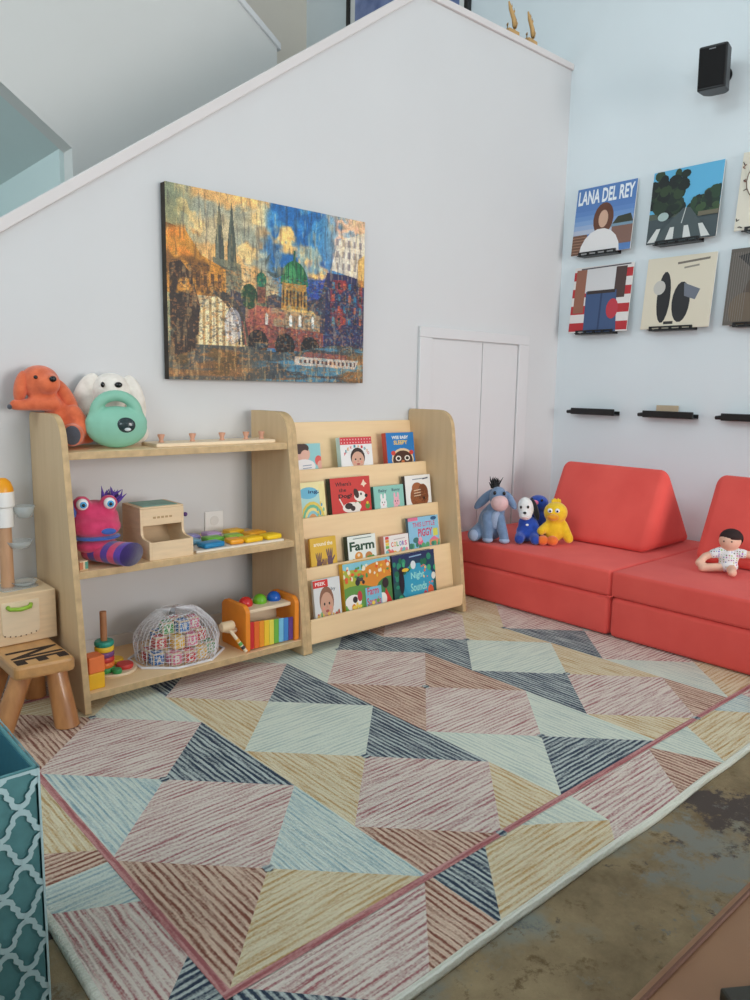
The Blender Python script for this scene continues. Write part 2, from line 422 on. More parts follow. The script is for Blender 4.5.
LT = {(0, 1): 'brown', (0, 3): 'blue', (0, 5): 'brown', (1, 0): 'brown', (1, 2): 'gold', (1, 4): 'gold', (1, 6): 'navy', (2, 1): 'mint', (2, 3): 'brown', (2, 5): 'mint',
      (3, 0): 'gold', (3, 2): 'navy', (3, 4): 'navy', (3, 6): 'brown', (4, 1): 'mint', (4, 3): 'navy', (4, 5): 'gold'}
RT = {(0, 1): 'blue', (0, 3): 'navy', (0, 5): 'mint', (1, 0): 'gold', (1, 2): 'navy', (1, 4): 'navy', (1, 6): 'mint', (2, 1): 'mint', (2, 3): 'brown', (2, 5): 'navy',
      (3, 0): 'brown', (3, 2): 'gold', (3, 4): 'gold', (3, 6): 'pink', (4, 1): 'brown', (4, 3): 'blue', (4, 5): 'mint'}
for (s, j), c in DIA.items(): tiles.append(([(2*s, j), (2*s+1, j-1), (2*s+2, j), (2*s+1, j+1)], c, True))
for (s, j), c in LT.items(): tiles.append(([(2*s, j-1), (2*s+1, j), (2*s, j+1)], c, False))
for (s, j), c in RT.items(): tiles.append(([(2*s+2, j-1), (2*s+1, j), (2*s+2, j+1)], c, False))
polys = [(clip_poly(p, 0, NI, 0, NJ), c, ax) for p, c, ax in tiles]
e = -.8                                        # border tiles outside the pink outline
for p, c, ax in [([(-.68, e), (.05, 0), (.1, 0), (.84, e)], 'navy', False), ([(.1, 0), (1.95, 0), (1.2, e), (.84, e)], 'pink', True), ([(1.95, 0), (2.02, 0), (2.02, e), (1.2, e)], 'brown', False),
                 ([(2.02, 0), (2.75, 0), (2.02, e)], 'navy', False), ([(2.75, 0), (3.2, 0), (4., -.55), (3.7, e), (2.02, e)], 'gold', True), ([(3.2, 0), (4.1, 0), (4.0, -.55)], 'mint', False),
                 ([(4.1, 0), (5.75, 0), (5., e), (3.7, e), (4., -.55)], 'pink', True), ([(5.75, 0), (6.08, e), (5., e)], 'brown', False), ([(5.75, 0), (6.7, 0), (6.08, e)], 'mint', False),
                 ([(6.7, 0), (7.4, 0), (8.1, e), (6.08, e)], 'gold', True), ([(7.4, 0), (8.3, 0), (8.1, e)], 'blue', False), ([(8.3, 0), (10, 0), (9.3, e), (8.1, e)], 'pink', True), ([(10, 0), (10.68, e), (9.3, e)], 'navy', False)]:
    polys.append((p, c, ax))
    polys.append(([(NI-x, NJ-y) for x, y in p], c, ax))
e = -.68
for p, c, ax in [([(0, 0), (0, .55), (e, -.1), (e, -.8)], 'navy', True), ([(0, .55), (0, 1.3), (e, 1.65), (e, -.1)], 'pink', False), ([(0, 1.3), (0, 2.), (e, 2.), (e, 1.65)], 'blue', True),
                 ([(0, 2.), (0, 2.2), (e, 2.65), (e, 2.)], 'brown', True), ([(0, 2.2), (0, 3.8), (e, 4.3), (e, 2.65)], 'gold', False), ([(0, 3.8), (0, 4.3), (e, 4.3)], 'pink', True), ([(0, 4.3), (0, 6), (e, 6.8), (e, 4.3)], 'navy', True)]:
    polys.append((p, c, ax)); polys.append(([(NI-x, NJ-y) for x, y in p], c, ax))
bm = BM()
RX = lambda i: X0+i*GX
RY = lambda j: Y0+j*GY
def rpoly(p, mi, z=0.):
    if len(p) < 3: return
    f = bm.faces.new([bm.verts.new((RX(x), RY(y), z)) for x, y in p]); f.material_index = mi
    if f.normal.z < 0 or True:
        f.normal_update()
        if f.normal.z < 0: f.normal_flip()
for p, c, ax in polys: rpoly(p, rm(c, ax))
w = .036
for p, ax in (([(-w, -w), (NI+w, -w), (NI+w, w), (-w, w)], True), ([(-w, NJ-w), (NI+w, NJ-w), (NI+w, NJ+w), (-w, NJ+w)], True),
              ([(-w, w), (w, w), (w, NJ-w), (-w, NJ-w)], False), ([(NI-w, w), (NI+w, w), (NI+w, NJ-w), (NI-w, NJ-w)], False)):
    rpoly(p, rm('line', ax), .0012)
for i, j in ((1, 3), (1, 1), (3, 2), (3, 0), (5, 3), (5, 1), (7, 2), (1, 5), (7, 0), (5, 5), (8, 4), (7, 4)):
    rpoly([(i+(.05+.012*math.sin(k*2.3))*math.cos(k*PI/5), j+(.05+.012*math.cos(k*1.7))*math.sin(k*PI/5)) for k in range(10)], rm('navy', True), .0014)
# rounded bound edge all round
ax0, ax1, ay0, ay1 = RX(-.68), RX(NI+.68), RY(-.8), RY(NJ+.8)
ce = rm('cream', True)
prev = None
for off, z in ((-.007, .0012), (.0, .0016), (.004, .0), (.0065, -.005), (.006, -.0102)):
    c4 = []
    n = 60
    for (xa, ya), (xb, yb) in (((ax0-off, ay0-off), (ax1+off, ay0-off)), ((ax1+off, ay0-off), (ax1+off, ay1+off)), ((ax1+off, ay1+off), (ax0-off, ay1+off)), ((ax0-off, ay1+off), (ax0-off, ay0-off))):
        for k in range(n):
            t = k/n; x, y = xa+(xb-xa)*t, ya+(yb-ya)*t
            wv = .006*mnoise.noise((x*4, y*4, 0)); c4.append(bm.verts.new((x+wv, y+wv, z)))
    if prev:
        for k in range(len(c4)):
            f = bm.faces.new((prev[k], c4[k], c4[(k+1) % len(c4)], prev[(k+1) % len(c4)])); f.material_index = ce; f.smooth = True
    prev = c4
bm.faces.new(list(reversed(prev))).material_index = ce
me = bpy.data.meshes.new('striped_rug'); bm.to_mesh(me); bm.free()
for m in RMATS: me.materials.append(m)
o = bpy.data.objects.new('striped_rug', me); COL.objects.link(o); o.location.z = -.0018
tag(o, 'large hooked wool rug with pink, navy, gold and mint diamonds and a cream bound edge', 'rug')

# ================================================================ shelf unit and bookcase
def face_mats(o, ax, m_main, m_edge):
    """plywood: broad faces across axis ax take the veneer, the rest the layered edge"""
    o.data.materials.clear(); o.data.materials.append(m_main); o.data.materials.append(m_edge)
    for p in o.data.polygons: p.material_index = 0 if abs(p.normal[ax]) > .8 else 1
PROF = round_poly([(-.003, 0), (-.35, 0), (-.245, .81), (-.003, .81)], [0, .004, .085, .02], 7)
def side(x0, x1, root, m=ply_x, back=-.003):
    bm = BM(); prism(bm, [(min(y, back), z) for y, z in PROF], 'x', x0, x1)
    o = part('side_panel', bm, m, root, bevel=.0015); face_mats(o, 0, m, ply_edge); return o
t = thing('toy_shelf', 'low birch plywood toy shelf with three open boards, left of the bookcase', 'shelf', (0, 0, 0))
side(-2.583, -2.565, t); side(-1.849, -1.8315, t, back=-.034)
for z, yf in ((.708, -.252), (.385, -.293), (.052, -.336)):
    bm = BM(); bb(bm, -2.5655, -1.8485, yf, -.004, z-.02, z, .001)
    o = part('shelf_board', bm, ply, t); face_mats(o, 2, ply, ply_edge)
t = thing('front_facing_bookcase', 'birch bookcase with four tiers of books shown by their covers', 'bookcase', (0, 0, 0))
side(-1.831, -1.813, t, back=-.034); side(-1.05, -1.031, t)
LZ = [(-.012, .762), (-.113, .596), (-.189, .433), (-.265, .273), (-.341, .114)]
for k in range(4):
    y, z = LZ[k]; zb = LZ[k+1][1]-.07
    if k == 3: zb = .036
    d = .15*(z-zb)
    bm = BM(); prism(bm, [(y, z), (y+.009, z), (y+.009-d, zb), (y-d, zb)], 'x', -1.8135, -1.0495)
    part('tier_panel', bm, ply, t, bevel=.0012)
    y2 = LZ[k+1][0]; dd = .15*.07 if k < 3 else 0
    bm = BM(); bb(bm, -1.8135, -1.0495, y2-dd+.004, y-d+.002, zb-.009, zb)
    part('pocket_floor', bm, ply, t)
bm = BM(); bb(bm, -1.8135, -1.0495, -.343, -.333, .034, .114, .0012)
part('front_lip', bm, ply, t)

# ---------------------------------------------------------------- books
pr = print_mat('printed_cover', .4)
pages_m = mat('book_pages', (236, 230, 216), .7, .05, 60, stretch=(1, 40, 1))
def book(label, tier, x0, x1, ztop, th, spine, art, yaw=0.):
    ly, lz = LZ[tier+1]; zf = lz-.07 if tier < 3 else .036
    th = min(th, .026)
    zf += th*.15
    y = ly+.0175-.15*(lz-zf)+(.006 if tier == 3 else 0)
    a = math.atan(.15); h = (ztop-zf)/math.cos(a); w = x1-x0
    r = thing('board_book', label, 'book', ((x0+x1)/2, y, zf+.0005), group='books on tier %d of the bookcase' % (tier+1), rot=(-a, 0, yaw))
    sm = mat('cover_%d_%d_%d' % spine, spine, .4, .05, 30)
    bm = BM(); hw = w/2
    bb(bm, -hw, hw, 0, .0022, 0, h, .0008, 1); bb(bm, -hw, hw, th-.0022, th, 0, h, .0008, 1); bb(bm, -hw, -hw+.003, .0005, th-.0005, 0, h, .001, 1)
    part('cover', bm, sm, r)
    bm = BM(); bb(bm, -hw+.002, hw-.003, .002, th-.002, .002, h-.002); part('pages', bm, pages_m, r)
    A = art(w, h)
    A.build('cover_print', pr, r, Matrix.Translation((-hw, -.0004, 0)) @ FRONT, dz=.00003)
    return r
def rnd(a, b): return random.uniform(a, b)
def face(A, x, y, r, skin=(222, 176, 150), hair=(86, 58, 42), k=1.):
    A.ell(x, y+r*.25, r*1.08*k, r*1.02, hair); A.ell(x, y-r*.05, r*.95*k, r*.92, skin)
    for s in (-1, 1): A.ell(x+s*r*.36*k, y+r*.06, r*.12*k, r*.1, (50, 36, 32)); A.ell(x+s*r*.5*k, y-r*.25, r*.16*k, r*.12, (226, 150, 130))
    A.ell(x, y-r*.14, r*.12*k, r*.1, (200, 146, 122)); A.ell(x, y-r*.45, r*.26*k, r*.1, (176, 88, 82))
    return A
def flowers(A, n, x0, x1, y0, y1, cols, r=.03, k=1.):
    for _ in range(n): A.ell(rnd(x0, x1), rnd(y0, y1), r*rnd(.6, 1.3), r*rnd(.6, 1.3)*k, random.choice(cols), 9)
    return A
def a1(w, h):
    A = Art(w, h, (150, 205, 208)); A.ell(.3, .78, .3, .17, (222, 176, 158)); A.ell(.25, .9, .32, .13, (70, 48, 42)); A.ell(.42, .74, .17, .12, (226, 180, 160))
    A.ell(.35, .48, .42, .17, (238, 234, 232)); A.ell(.9, .6, .14, .12, (222, 96, 88)); A.ell(.96, .5, .12, .1, (226, 170, 150))
    for y in (.5, .44): A.line([(.3, y), (.62, y+.01)], .02, (150, 160, 176))
    return A
def a2(w, h):
    A = Art(w, h, (238, 236, 234)); A.rect(0, .84, 1, 1, (214, 70, 76))
    for i in range(11):
        for j in range(2): A.ell(.05+.09*i, .88+.07*j, .014, .014, (244, 220, 218), 7)
    for i, ch in enumerate('PEEK-A-BOO'):
        t = PI*(1-(i+.5)/10); A.text(ch, .5+.37*math.cos(t)-.03, .58+.19*math.sin(t), .5+.37*math.cos(t)+.03, .64+.19*math.sin(t), [(214, 70, 76), (70, 150, 160), (230, 160, 60)][i % 3], .02)
    return face(A, .52, .5, .21, (214, 168, 144), (60, 42, 36))
def a3(w, h):
    A = Art(w, h, (36, 122, 190)); A.text('WEE BABY', .2, .86, .8, .93, (240, 238, 226), .03); A.text('SLEEPY', .26, .74, .76, .83, (236, 196, 70), .03)
    A.ell(.55, .42, .4, .24, (230, 200, 160)); A.ell(.55, .4, .36, .21, (74, 44, 34))
    for s in (-1, 1): A.ell(.55+s*.16, .44, .1, .06, (236, 226, 214)); A.ell(.55+s*.16, .44, .06, .035, (30, 24, 24)); A.ell(.55+s*.33, .56, .08, .05, (208, 70, 60))
    return A.ell(.55, .37, .06, .03, (208, 120, 70))
def a4(w, h):
    A = Art(w, h, (176, 218, 214)); A.rect(.0, .84, 1, 1, (240, 228, 170)); A.ell(.3, .8, .4, .11, (110, 186, 214)); A.text('ing,', .3, .77, .75, .85, (30, 70, 110), .03)
    A.rect(.75, .3, 1, .95, (240, 226, 160))
    for r, c in ((.5, (226, 200, 90)), (.42, (110, 186, 150)), (.34, (240, 222, 140)), (.26, (140, 200, 206)), (.18, (226, 160, 100))): A.ell(.42, .28, r, r*.72, c)
    return flowers(A, 14, .6, 1, .3, .6, [(90, 160, 190), (230, 200, 90), (130, 190, 150)], .04)
def a5(w, h):
    A = Art(w, h, (206, 62, 56)); A.text("Where's", .12, .84, .52, .92, (44, 28, 28), .02); A.text('the', .2, .73, .38, .8, (44, 28, 28), .02); A.text('Dog?', .18, .59, .52, .69, (44, 28, 28), .04)
    A.poly([(.76, .84), (.8, .88), (.84, .94), (.87, .88), (.92, .85), (.86, .82), (.84, .78), (.81, .82)], (240, 214, 190))
    A.ell(.5, .42, .24, .1, (238, 230, 220)); A.ell(.42, .45, .1, .06, (52, 38, 34)); A.ell(.52, .4, .06, .05, (52, 38, 34)); A.line([(.28, .46), (.2, .6)], .03, (238, 230, 220))
    A.ell(.72, .62, .15, .1, (240, 232, 222)); A.ell(.63, .68, .06, .1, (60, 42, 36), a=.4); A.ell(.88, .62, .04, .035, (30, 24, 24)); A.ell(.75, .66, .025, .025, (24, 20, 20)); A.line([(.6, .5), (.72, .5)], .03, (80, 150, 80))
    A.ell(.64, .4, .06, .12, (238, 230, 220)); A.ell(.9, .42, .06, .06, (96, 140, 60)); A.ell(.9, .48, .03, .03, (230, 190, 60)); return A
def a6(w, h):
    A = Art(w, h, (142, 200, 186))
    for x, c, s in ((.3, (240, 238, 236), 'Baby'), (.74, (236, 178, 190), 'Bunny')):
        A.text(s, x-.14, .82, x+.14, .92, (60, 90, 100), .02); A.ell(x, .55, .11, .14, c)
        for q in (-1, 1): A.ell(x+q*.06, .72, .035, .09, c); A.ell(x+q*.04, .58, .014, .02, (50, 40, 44))
        A.ell(x, .52, .02, .02, (220, 120, 130)); A.ell(x, .4, .13, .1, c)
    return flowers(A, 10, .05, .95, .3, .45, [(110, 176, 160), (240, 226, 180)], .03)
def a7(w, h):
    A = Art(w, h, (238, 236, 230)); A.line([(.3, .91), (.86, .92)], .02, (120, 130, 140)); A.line([(.7, .91), (.9, .925)], .03, (60, 70, 90))
    A.ell(.53, .52, .36, .29, (146, 84, 46)); A.ell(.45, .72, .2, .12, (160, 94, 54)); A.ell(.68, .6, .2, .2, (120, 66, 36))
    for k in range(26): A.line([(rnd(.25, .8), rnd(.35, .72)), (rnd(.25, .8), rnd(.35, .72))], .008, random.choice([(176, 108, 64), (106, 58, 32)]))
    for y in (.66, .6, .54): A.line([(.32, y), (.58, y+.015)], .016, (232, 210, 180))
    return A.ell(.7, .48, .04, .03, (40, 26, 20))
def a8(w, h):
    A = Art(w, h, (226, 182, 60)); A.text('around the', .14, .82, .86, .91, (246, 238, 214), .02)
    for x, y, s, c in ((.3, .5, 1., (112, 80, 78)), (.72, .55, 1.1, (104, 76, 92)), (.5, .4, .8, (140, 100, 84))):
        A.ell(x, y-.08, .1*s, .11*s, c); A.rect(x-.06*s, .1, x+.06*s, y-.08, c)
        for k in range(4): A.ell(x+(-.08+.053*k)*s, y+.08*s, .022*s, .11*s, c, 10, a=.25-.16*k)
        A.ell(x+.12*s, y-.03, .022*s, .09*s, c, 10, a=-.8)
    return A
def a9(w, h):
    A = Art(w, h, (232, 238, 230)); A.line([(.2, .93), (.85, .93)], .022, (120, 140, 130)); A.text('Farm', .06, .63, .94, .86, (26, 74, 50), .035)
    A.ell(.36, .48, .14, .12, (222, 150, 60)); A.ell(.72, .46, .13, .11, (196, 130, 70)); A.ell(.36, .52, .05, .04, (240, 220, 190)); return flowers(A, 12, 0, 1, .36, .44, [(90, 150, 70), (220, 170, 60)], .05)
def a10(w, h):
    A = Art(w, h, (238, 234, 228))
    for k, c in enumerate([(214, 60, 60), (232, 150, 50), (236, 206, 80), (110, 180, 90)]): A.rect(.06, .9-.09*k, .2, .98-.09*k, c)
    for k, ch in enumerate('COLORS'): A.text(ch, .28+.11*k, .66, .37+.11*k, .8, [(220, 80, 70), (232, 160, 50), (110, 180, 90), (60, 150, 200), (140, 100, 180), (220, 90, 140)][k], .03)
    A.line([(.4, .87), (.85, .88)], .02, (190, 170, 170)); return flowers(A, 16, .05, .95, .38, .55, [(226, 110, 90), (240, 190, 90), (230, 140, 160), (120, 190, 190)], .07)
def a11(w, h):
    A = Art(w, h, (140, 196, 222)); A.rect(0, .93, .32, 1, (226, 120, 150)); A.text('THIS LITTLE', .14, .79, .88, .89, (206, 84, 120), .02, .0); A.text('PIGGY', .3, .58, .78, .75, (206, 70, 100), .03)
    A.ell(.84, .94, .1, .04, (40, 90, 130)); A.rect(.8, .56, .96, .72, (216, 214, 90)); A.ell(.22, .52, .1, .06, (60, 120, 120)); A.ell(.36, .46, .09, .07, (232, 110, 140)); A.ell(.36, .53, .06, .05, (240, 170, 180))
    A.rect(.66, .36, .98, .48, (226, 150, 110)); A.poly([(.66, .48), (.98, .48), (.82, .56)], (232, 120, 150)); return flowers(A, 14, 0, 1, .36, .42, [(60, 130, 110), (90, 170, 120)], .06)
def a12(w, h):
    A = Art(w, h, (220, 222, 220)); A.rect(.0, .86, .55, .99, (212, 48, 44)); A.text('PEEK', .08, .895, .46, .955, (244, 236, 230), .02)
    A.text('baby', .48, .76, .82, .84, (90, 100, 110), .01); face(A, .46, .55, .25, (206, 160, 134), (140, 96, 72))
    flowers(A, 20, .05, .95, .26, .4, [(120, 176, 120), (232, 190, 90), (200, 90, 80)], .05); return A
def a13(w, h):
    A = Art(w, h, (130, 196, 210)); A.ell(.1, .7, .5, .2, (170, 178, 60)); A.ell(.8, .74, .5, .22, (222, 140, 50)); A.ell(.2, .45, .5, .2, (96, 150, 70)); A.ell(.95, .5, .3, .2, (70, 130, 70))
    A.rect(.26, .7, .4, .78, (60, 70, 70)); A.ell(.28, .69, .05, .05, (40, 44, 46)); A.ell(.4, .68, .03, .03, (40, 44, 46))
    flowers(A, 40, 0, 1, .72, .95, [(226, 96, 50), (236, 190, 60), (80, 150, 80), (240, 230, 200)], .03)
    A.ell(.16, .4, .17, .12, (240, 236, 230)); A.ell(.2, .44, .05, .05, (50, 44, 44)); A.ell(.3, .48, .05, .08, (190, 60, 70)); A.poly([(.76, .2), (.86, .52), (.98, .3), (1, .2)], (206, 56, 50)); A.ell(.86, .6, .07, .08, (46, 40, 44)); A.ell(.78, .36, .09, .1, (240, 236, 226))
    A.rect(.42, .22, .76, .58, (120, 190, 214)); A.text('Farm', .46, .46, .7, .58, (206, 70, 100), .02); A.text('Sounds', .44, .3, .74, .42, (206, 70, 100), .02)
    return flowers(A, 36, 0, .7, .2, .36, [(232, 150, 50), (110, 170, 70), (240, 210, 90)], .04)
def a14(w, h):
    A = Art(w, h, (20, 66, 92)); A.ell(.5, .25, .7, .45, (24, 92, 86)); A.ell(.55, .5, .4, .32, (44, 156, 186)); A.rect(0, .9, 1, 1, (26, 50, 92)); A.line([(.4, .935), (.68, .945)], .02, (140, 180, 206))
    flowers(A, 46, 0, 1, .15, .9, [(20, 110, 80), (36, 140, 110), (16, 60, 80), (60, 170, 120)], .05); A.ell(.57, .5, .33, .27, (48, 160, 192)); A.ell(.47, .8, .06, .07, (222, 232, 232))
    A.ell(.18, .56, .06, .2, (22, 30, 44)); A.ell(.2, .74, .08, .06, (22, 30, 44)); A.ell(.28, .74, .08, .03, (226, 190, 60)); A.text('Night', .4, .54, .72, .68, (150, 220, 214), .025); A.text('Sounds', .38, .36, .76, .5, (150, 220, 214), .025)
    A.ell(.94, .56, .05, .06, (226, 226, 214)); A.ell(.85, .32, .07, .1, (222, 96, 60)); A.ell(.72, .26, .05, .08, (206, 70, 80)); return flowers(A, 10, .6, 1, .3, .8, [(230, 120, 90), (240, 200, 120)], .02)
book('pale blue book with a dark haired baby, left end of the top tier', 0, -1.705, -1.582, .687, .012, (140, 190, 196), a1)
book('white book with a red dotted band above a baby face, top tier', 0, -1.487, -1.327, .704, .024, (196, 226, 224), a2)
book('blue book with red spine and brown face, right end of top tier', 0, -1.248, -1.094, .715, .026, (206, 78, 66), a3)
book('pale teal book with a rainbow arch, left end of the second tier', 1, -1.725, -1.617, .555, .012, (200, 216, 190), a4)
book('red book with a spotted white puppy, on the second tier', 1, -1.590, -1.398, .561, .025, (40, 62, 52), a5)
book('small mint green book with a white and a pink bunny', 1, -1.382, -1.224, .516, .016, (70, 120, 110), a6)
book('white book with a big brown furry animal, second tier right', 1, -1.212, -1.068, .546, .02, (60, 52, 50), a7)
book('yellow book with brown raised hands, left end of the third tier', 2, -1.742, -1.626, .367, .01, (206, 160, 56), a8)
book('white book with Farm in large dark green letters and a leafy spine', 2, -1.573, -1.437, .354, .024, (38, 60, 44), a9)
book('small white book with the word COLORS in rainbow letters', 2, -1.396, -1.266, .335, .022, (214, 150, 130), a10)
book('sky blue book with pink lettering about a piggy, third tier right', 2, -1.262, -1.093, .39, .014, (60, 90, 110), a11)
book('pale grey book with a baby face and red corner tag, bottom tier left', 3, -1.777, -1.66, .236, .012, (200, 200, 198), a12)
book('large colourful farmyard book with a yellow spine, middle of the bottom tier', 3, -1.642, -1.414, .272, .022, (222, 170, 40), a13)
book('large dark teal night time book with a toucan, right end of the bottom tier', 3, -1.404, -1.178, .27, .022, (18, 44, 48), a14)

# ================================================================ coral play couch
suede = mat('coral_suede', (230, 80, 72), .85, .06, 5., .15, 260, sheen=.1, c2=(236, 92, 82))
def cushion_bm(y0, y1, z0, z1, b):
    bm = BM(); bb(bm, -.858, -.03, y0, y1, z0, z1, b, 4); return bm
t = thing('play_couch', 'thick coral foam couch base standing on the rug along the record wall', 'couch', (-.44, -.89, 0))
for y0, y1 in ((-.03, -.884), (-.890, -1.765)):
    bm = cushion_bm(y1, y0, .001, .150, .019); xf(bm, bm.verts[:], (.44, .89, 0)); part('foam_section', bm, suede, t, smooth=True, auto=.9)
t = thing('play_couch_cushion', 'thinner coral seat cushion lying on the couch base, folded in two halves', 'cushion', (-.44, -.89, .151))
for y0, y1 in ((-.03, -.8862), (-.8872, -1.765)):
    bm = cushion_bm(y1, y0, .151, .247, .013); xf(bm, bm.verts[:], (.44, .89, -.151)); part('foam_section', bm, suede, t, smooth=True, auto=.9)
bm = BM(); tube(bm, [(-.42, .012, .004), (-.43, .0, .002), (-.42, -.01, .006), (-.425, .02, -.003)], .0025, 6)
part('corner_tab', bm, suede, t)
def wedge(loc, rz, label):
    bm = BM(); prism(bm, [(-.006, 0), (.424, 0), (.158, .348)], 'y', -.014, .50)
    bmesh.ops.recalc_face_normals(bm, faces=bm.faces[:])
    bmesh.ops.bevel(bm, geom=bm.edges[:], offset=.04, segments=7, profile=.5, affect='EDGES', clamp_overlap=True)
    zb = min(v.co.z for v in bm.verts)
    for v in bm.verts: v.co.z -= zb
    o = part('wedge_cushion', bm, suede, None, smooth=True, loc=loc, rot=(0, 0, rz), auto=.5)
    return tag(o, label, 'cushion', 'coral wedge cushions')
wedge((-.495, -.808, .2475), .02, 'coral triangular wedge cushion leaning by the wall behind the yellow bird')
wedge((-.455, -1.49, .2475), .0, 'coral triangular wedge cushion behind the seated doll, cut off by the frame')

# ================================================================ things on the walls
H_, W_ = 300, 400
VV, UU = np.mgrid[0:H_, 0:W_]; UU = (UU+.5)/W_; VV = (VV+.5)/H_
rg = np.random.RandomState(3)
def vn(fx, fy, seed):
    g = np.random.RandomState(seed).rand(int(fy)+3, int(fx)+3)
    x, y = UU*fx, VV*fy; i, j = x.astype(int), y.astype(int); a, b = x-i, y-j; a = a*a*(3-2*a); b = b*b*(3-2*b)
    return g[j, i]*(1-a)*(1-b)+g[j, i+1]*a*(1-b)+g[j+1, i]*(1-a)*b+g[j+1, i+1]*a*b
def fbm(fx, fy, seed, o=4): return sum(vn(fx*2**k, fy*2**k, seed+k)*.5**k for k in range(o))/sum(.5**k for k in range(o))
def sm(x, a, b): t = np.clip((x-a)/(b-a), 0, 1); return t*t*(3-2*t)
img = np.zeros((H_, W_, 3))+np.array((172, 156, 120.))
def bl(m, c, k=1.):
    global img
    m = (np.clip(m, 0, 1)*k)[..., None]; img = img*(1-m)+np.array(c, float)*m
def inpoly(P):
    r = np.zeros((H_, W_), bool)
    for (x0, y0), (x1, y1) in zip(P, P[1:]+P[:1]):
        if y0 == y1: continue
        c = ((y0 > VV) != (y1 > VV)) & (UU < (x1-x0)*(VV-y0)/(y1-y0)+x0); r ^= c
    return r.astype(float)
def el(x, y, rx, ry): return (((UU-x)/rx)**2+((VV-y)/ry)**2 < 1).astype(float)
n1, n2, n3 = fbm(5, 4, 11), fbm(7, 6, 31), fbm(14, 10, 51)
bl(sm(n1, .42, .6), (136, 138, 120)); bl(sm(n2, .52, .66), (196, 150, 92)); bl(sm(n3, .58, .7)*sm(VV, .5, .7), (214, 180, 120)); bl(sm(UU, .16, .02), (92, 104, 74), .6)
bl(sm(UU+.25*(n1-.5), .44, .52)*sm(UU+.3*(n2-.5), .86, .78), (30, 92, 150)); bl(sm(UU+.2*(n3-.5), .62, .72)*sm(VV, .9, .6)*sm(UU, .9, .8), (44, 54, 130), .8)
bl(sm(n2+.4*(.2-abs(UU-.64))+.3*(.15-abs(VV-.74)), .6, .72)*sm(VV, .5, .6), (226, 176, 104)); bl(sm(UU, .72, .86)*sm(VV, .66, .8)*sm(n3, .35, .6), (226, 168, 132))
bl(sm(n3, .55, .68)*sm(VV, .45, .6)*sm(UU, .4, .5), (70, 140, 176), .6)
for x in (.232, .288): bl(inpoly([(x-.022, .6), (x+.022, .6), (x+.019, .74), (x, .965), (x-.019, .74)]), (64, 70, 62)); bl(inpoly([(x-.022, .6), (x-.006, .6), (x-.004, .9)]), (112, 116, 98), .6)
bl(inpoly([(.19, .44), (.34, .44), (.33, .64), (.2, .66)]), (98, 100, 82), .85); bl(sm(n3, .5, .6)*inpoly([(.19, .44), (.34, .44), (.33, .64), (.2, .66)]), (60, 66, 58), .7)
bl(inpoly([(0, .45), (.26, .45), (.26, .6), (.15, .66), (.08, .78), (0, .8)]), (176, 118, 44)); bl(sm(n3, .5, .62)*inpoly([(0, .45), (.26, .45), (.26, .6), (.15, .66), (.08, .78), (0, .8)]), (96, 62, 30), .8)
for k in range(7): bl(inpoly([(.03+.032*k, .5), (.045+.032*k, .5), (.045+.032*k, .57), (.03+.032*k, .57)]), (64, 44, 30), .8)
bl(sm(1-((UU-.07)/.1)**2-((VV-.72)/.09)**2, 0, .6)*sm(n3, .4, .55), (206, 120, 40), .8)
bl(inpoly([(.28, .3), (1, .3), (1, .62), (.78, .66), (.74, .5), (.6, .46), (.5, .5), (.4, .46), (.28, .5)]), (52, 50, 62), .92)
bl(inpoly([(.76, .22), (1, .2), (1, .66), (.78, .66)]), (40, 40, 74)); bl(inpoly([(.8, .32), (.99, .32), (.99, .64), (.8, .62)])*sm(n3, .46, .6), (140, 44, 44), .8)
for i in range(6):
    for j in range(4): bl(inpoly([(.81+.032*i, .36+.07*j), (.825+.032*i, .36+.07*j), (.825+.032*i, .4+.07*j), (.81+.032*i, .4+.07*j)]), [(36, 110, 140), (22, 22, 34), (176, 74, 50)][(i+j) % 3], .8)
bl(inpoly([(.8, .68), (1, .64), (1, .93), (.84, .86)]), (204, 190, 170), .9)
for i in range(5):
    for j in range(3): bl(inpoly([(.83+.034*i, .69+.07*j), (.846+.034*i, .69+.07*j), (.846+.034*i, .73+.07*j), (.83+.034*i, .73+.07*j)]), (120, 110, 112), .8)
bl(inpoly([(.96, .6), (1, .6), (1, .8), (.96, .76)]), (206, 150, 60), .7)
bl(el(.6, .575, .072, .125)*(VV > .56), (30, 98, 58)); bl(el(.58, .6, .03, .08)*(VV > .57), (70, 140, 84), .6)
for k in range(6): bl((abs(UU-(.545+.022*k)) < .002)*el(.6, .575, .072, .125)*(VV > .57), (18, 64, 46))
bl(inpoly([(.592, .69), (.608, .69), (.604, .76), (.596, .76)]), (26, 80, 60)); bl(inpoly([(.53, .42), (.67, .42), (.665, .57), (.535, .57)]), (150, 112, 50))
for k in range(7): bl(inpoly([(.537+.019*k, .44), (.546+.019*k, .44), (.546+.019*k, .53), (.537+.019*k, .53)]), (48, 34, 28), .9)
bl(inpoly([(.51, .39), (.72, .39), (.7, .425), (.53, .425)]), (186, 150, 84))
bl(inpoly([(.405, .42), (.455, .42), (.452, .56), (.43, .63), (.408, .56)]), (80, 96, 74)); bl(el(.43, .57, .026, .04), (36, 106, 76)); bl(inpoly([(.41, .44), (.45, .44), (.45, .53), (.41, .53)]), (128, 60, 50), .7)
bl(inpoly([(.35, .32), (.74, .29), (.74, .4), (.35, .43)]), (150, 124, 92), .9); bl(sm(n2, .5, .6)*inpoly([(.35, .32), (.74, .29), (.74, .4), (.35, .43)]), (150, 60, 56), .7)
for x in (.455, .58, .63, .7): bl(inpoly([(x-.008, .325), (x+.008, .325), (x+.008, .38), (x, .395), (x-.008, .38)]), (228, 220, 206))
bl(inpoly([(.33, .2), (.76, .17), (.76, .3), (.33, .33)]), (120, 62, 56))
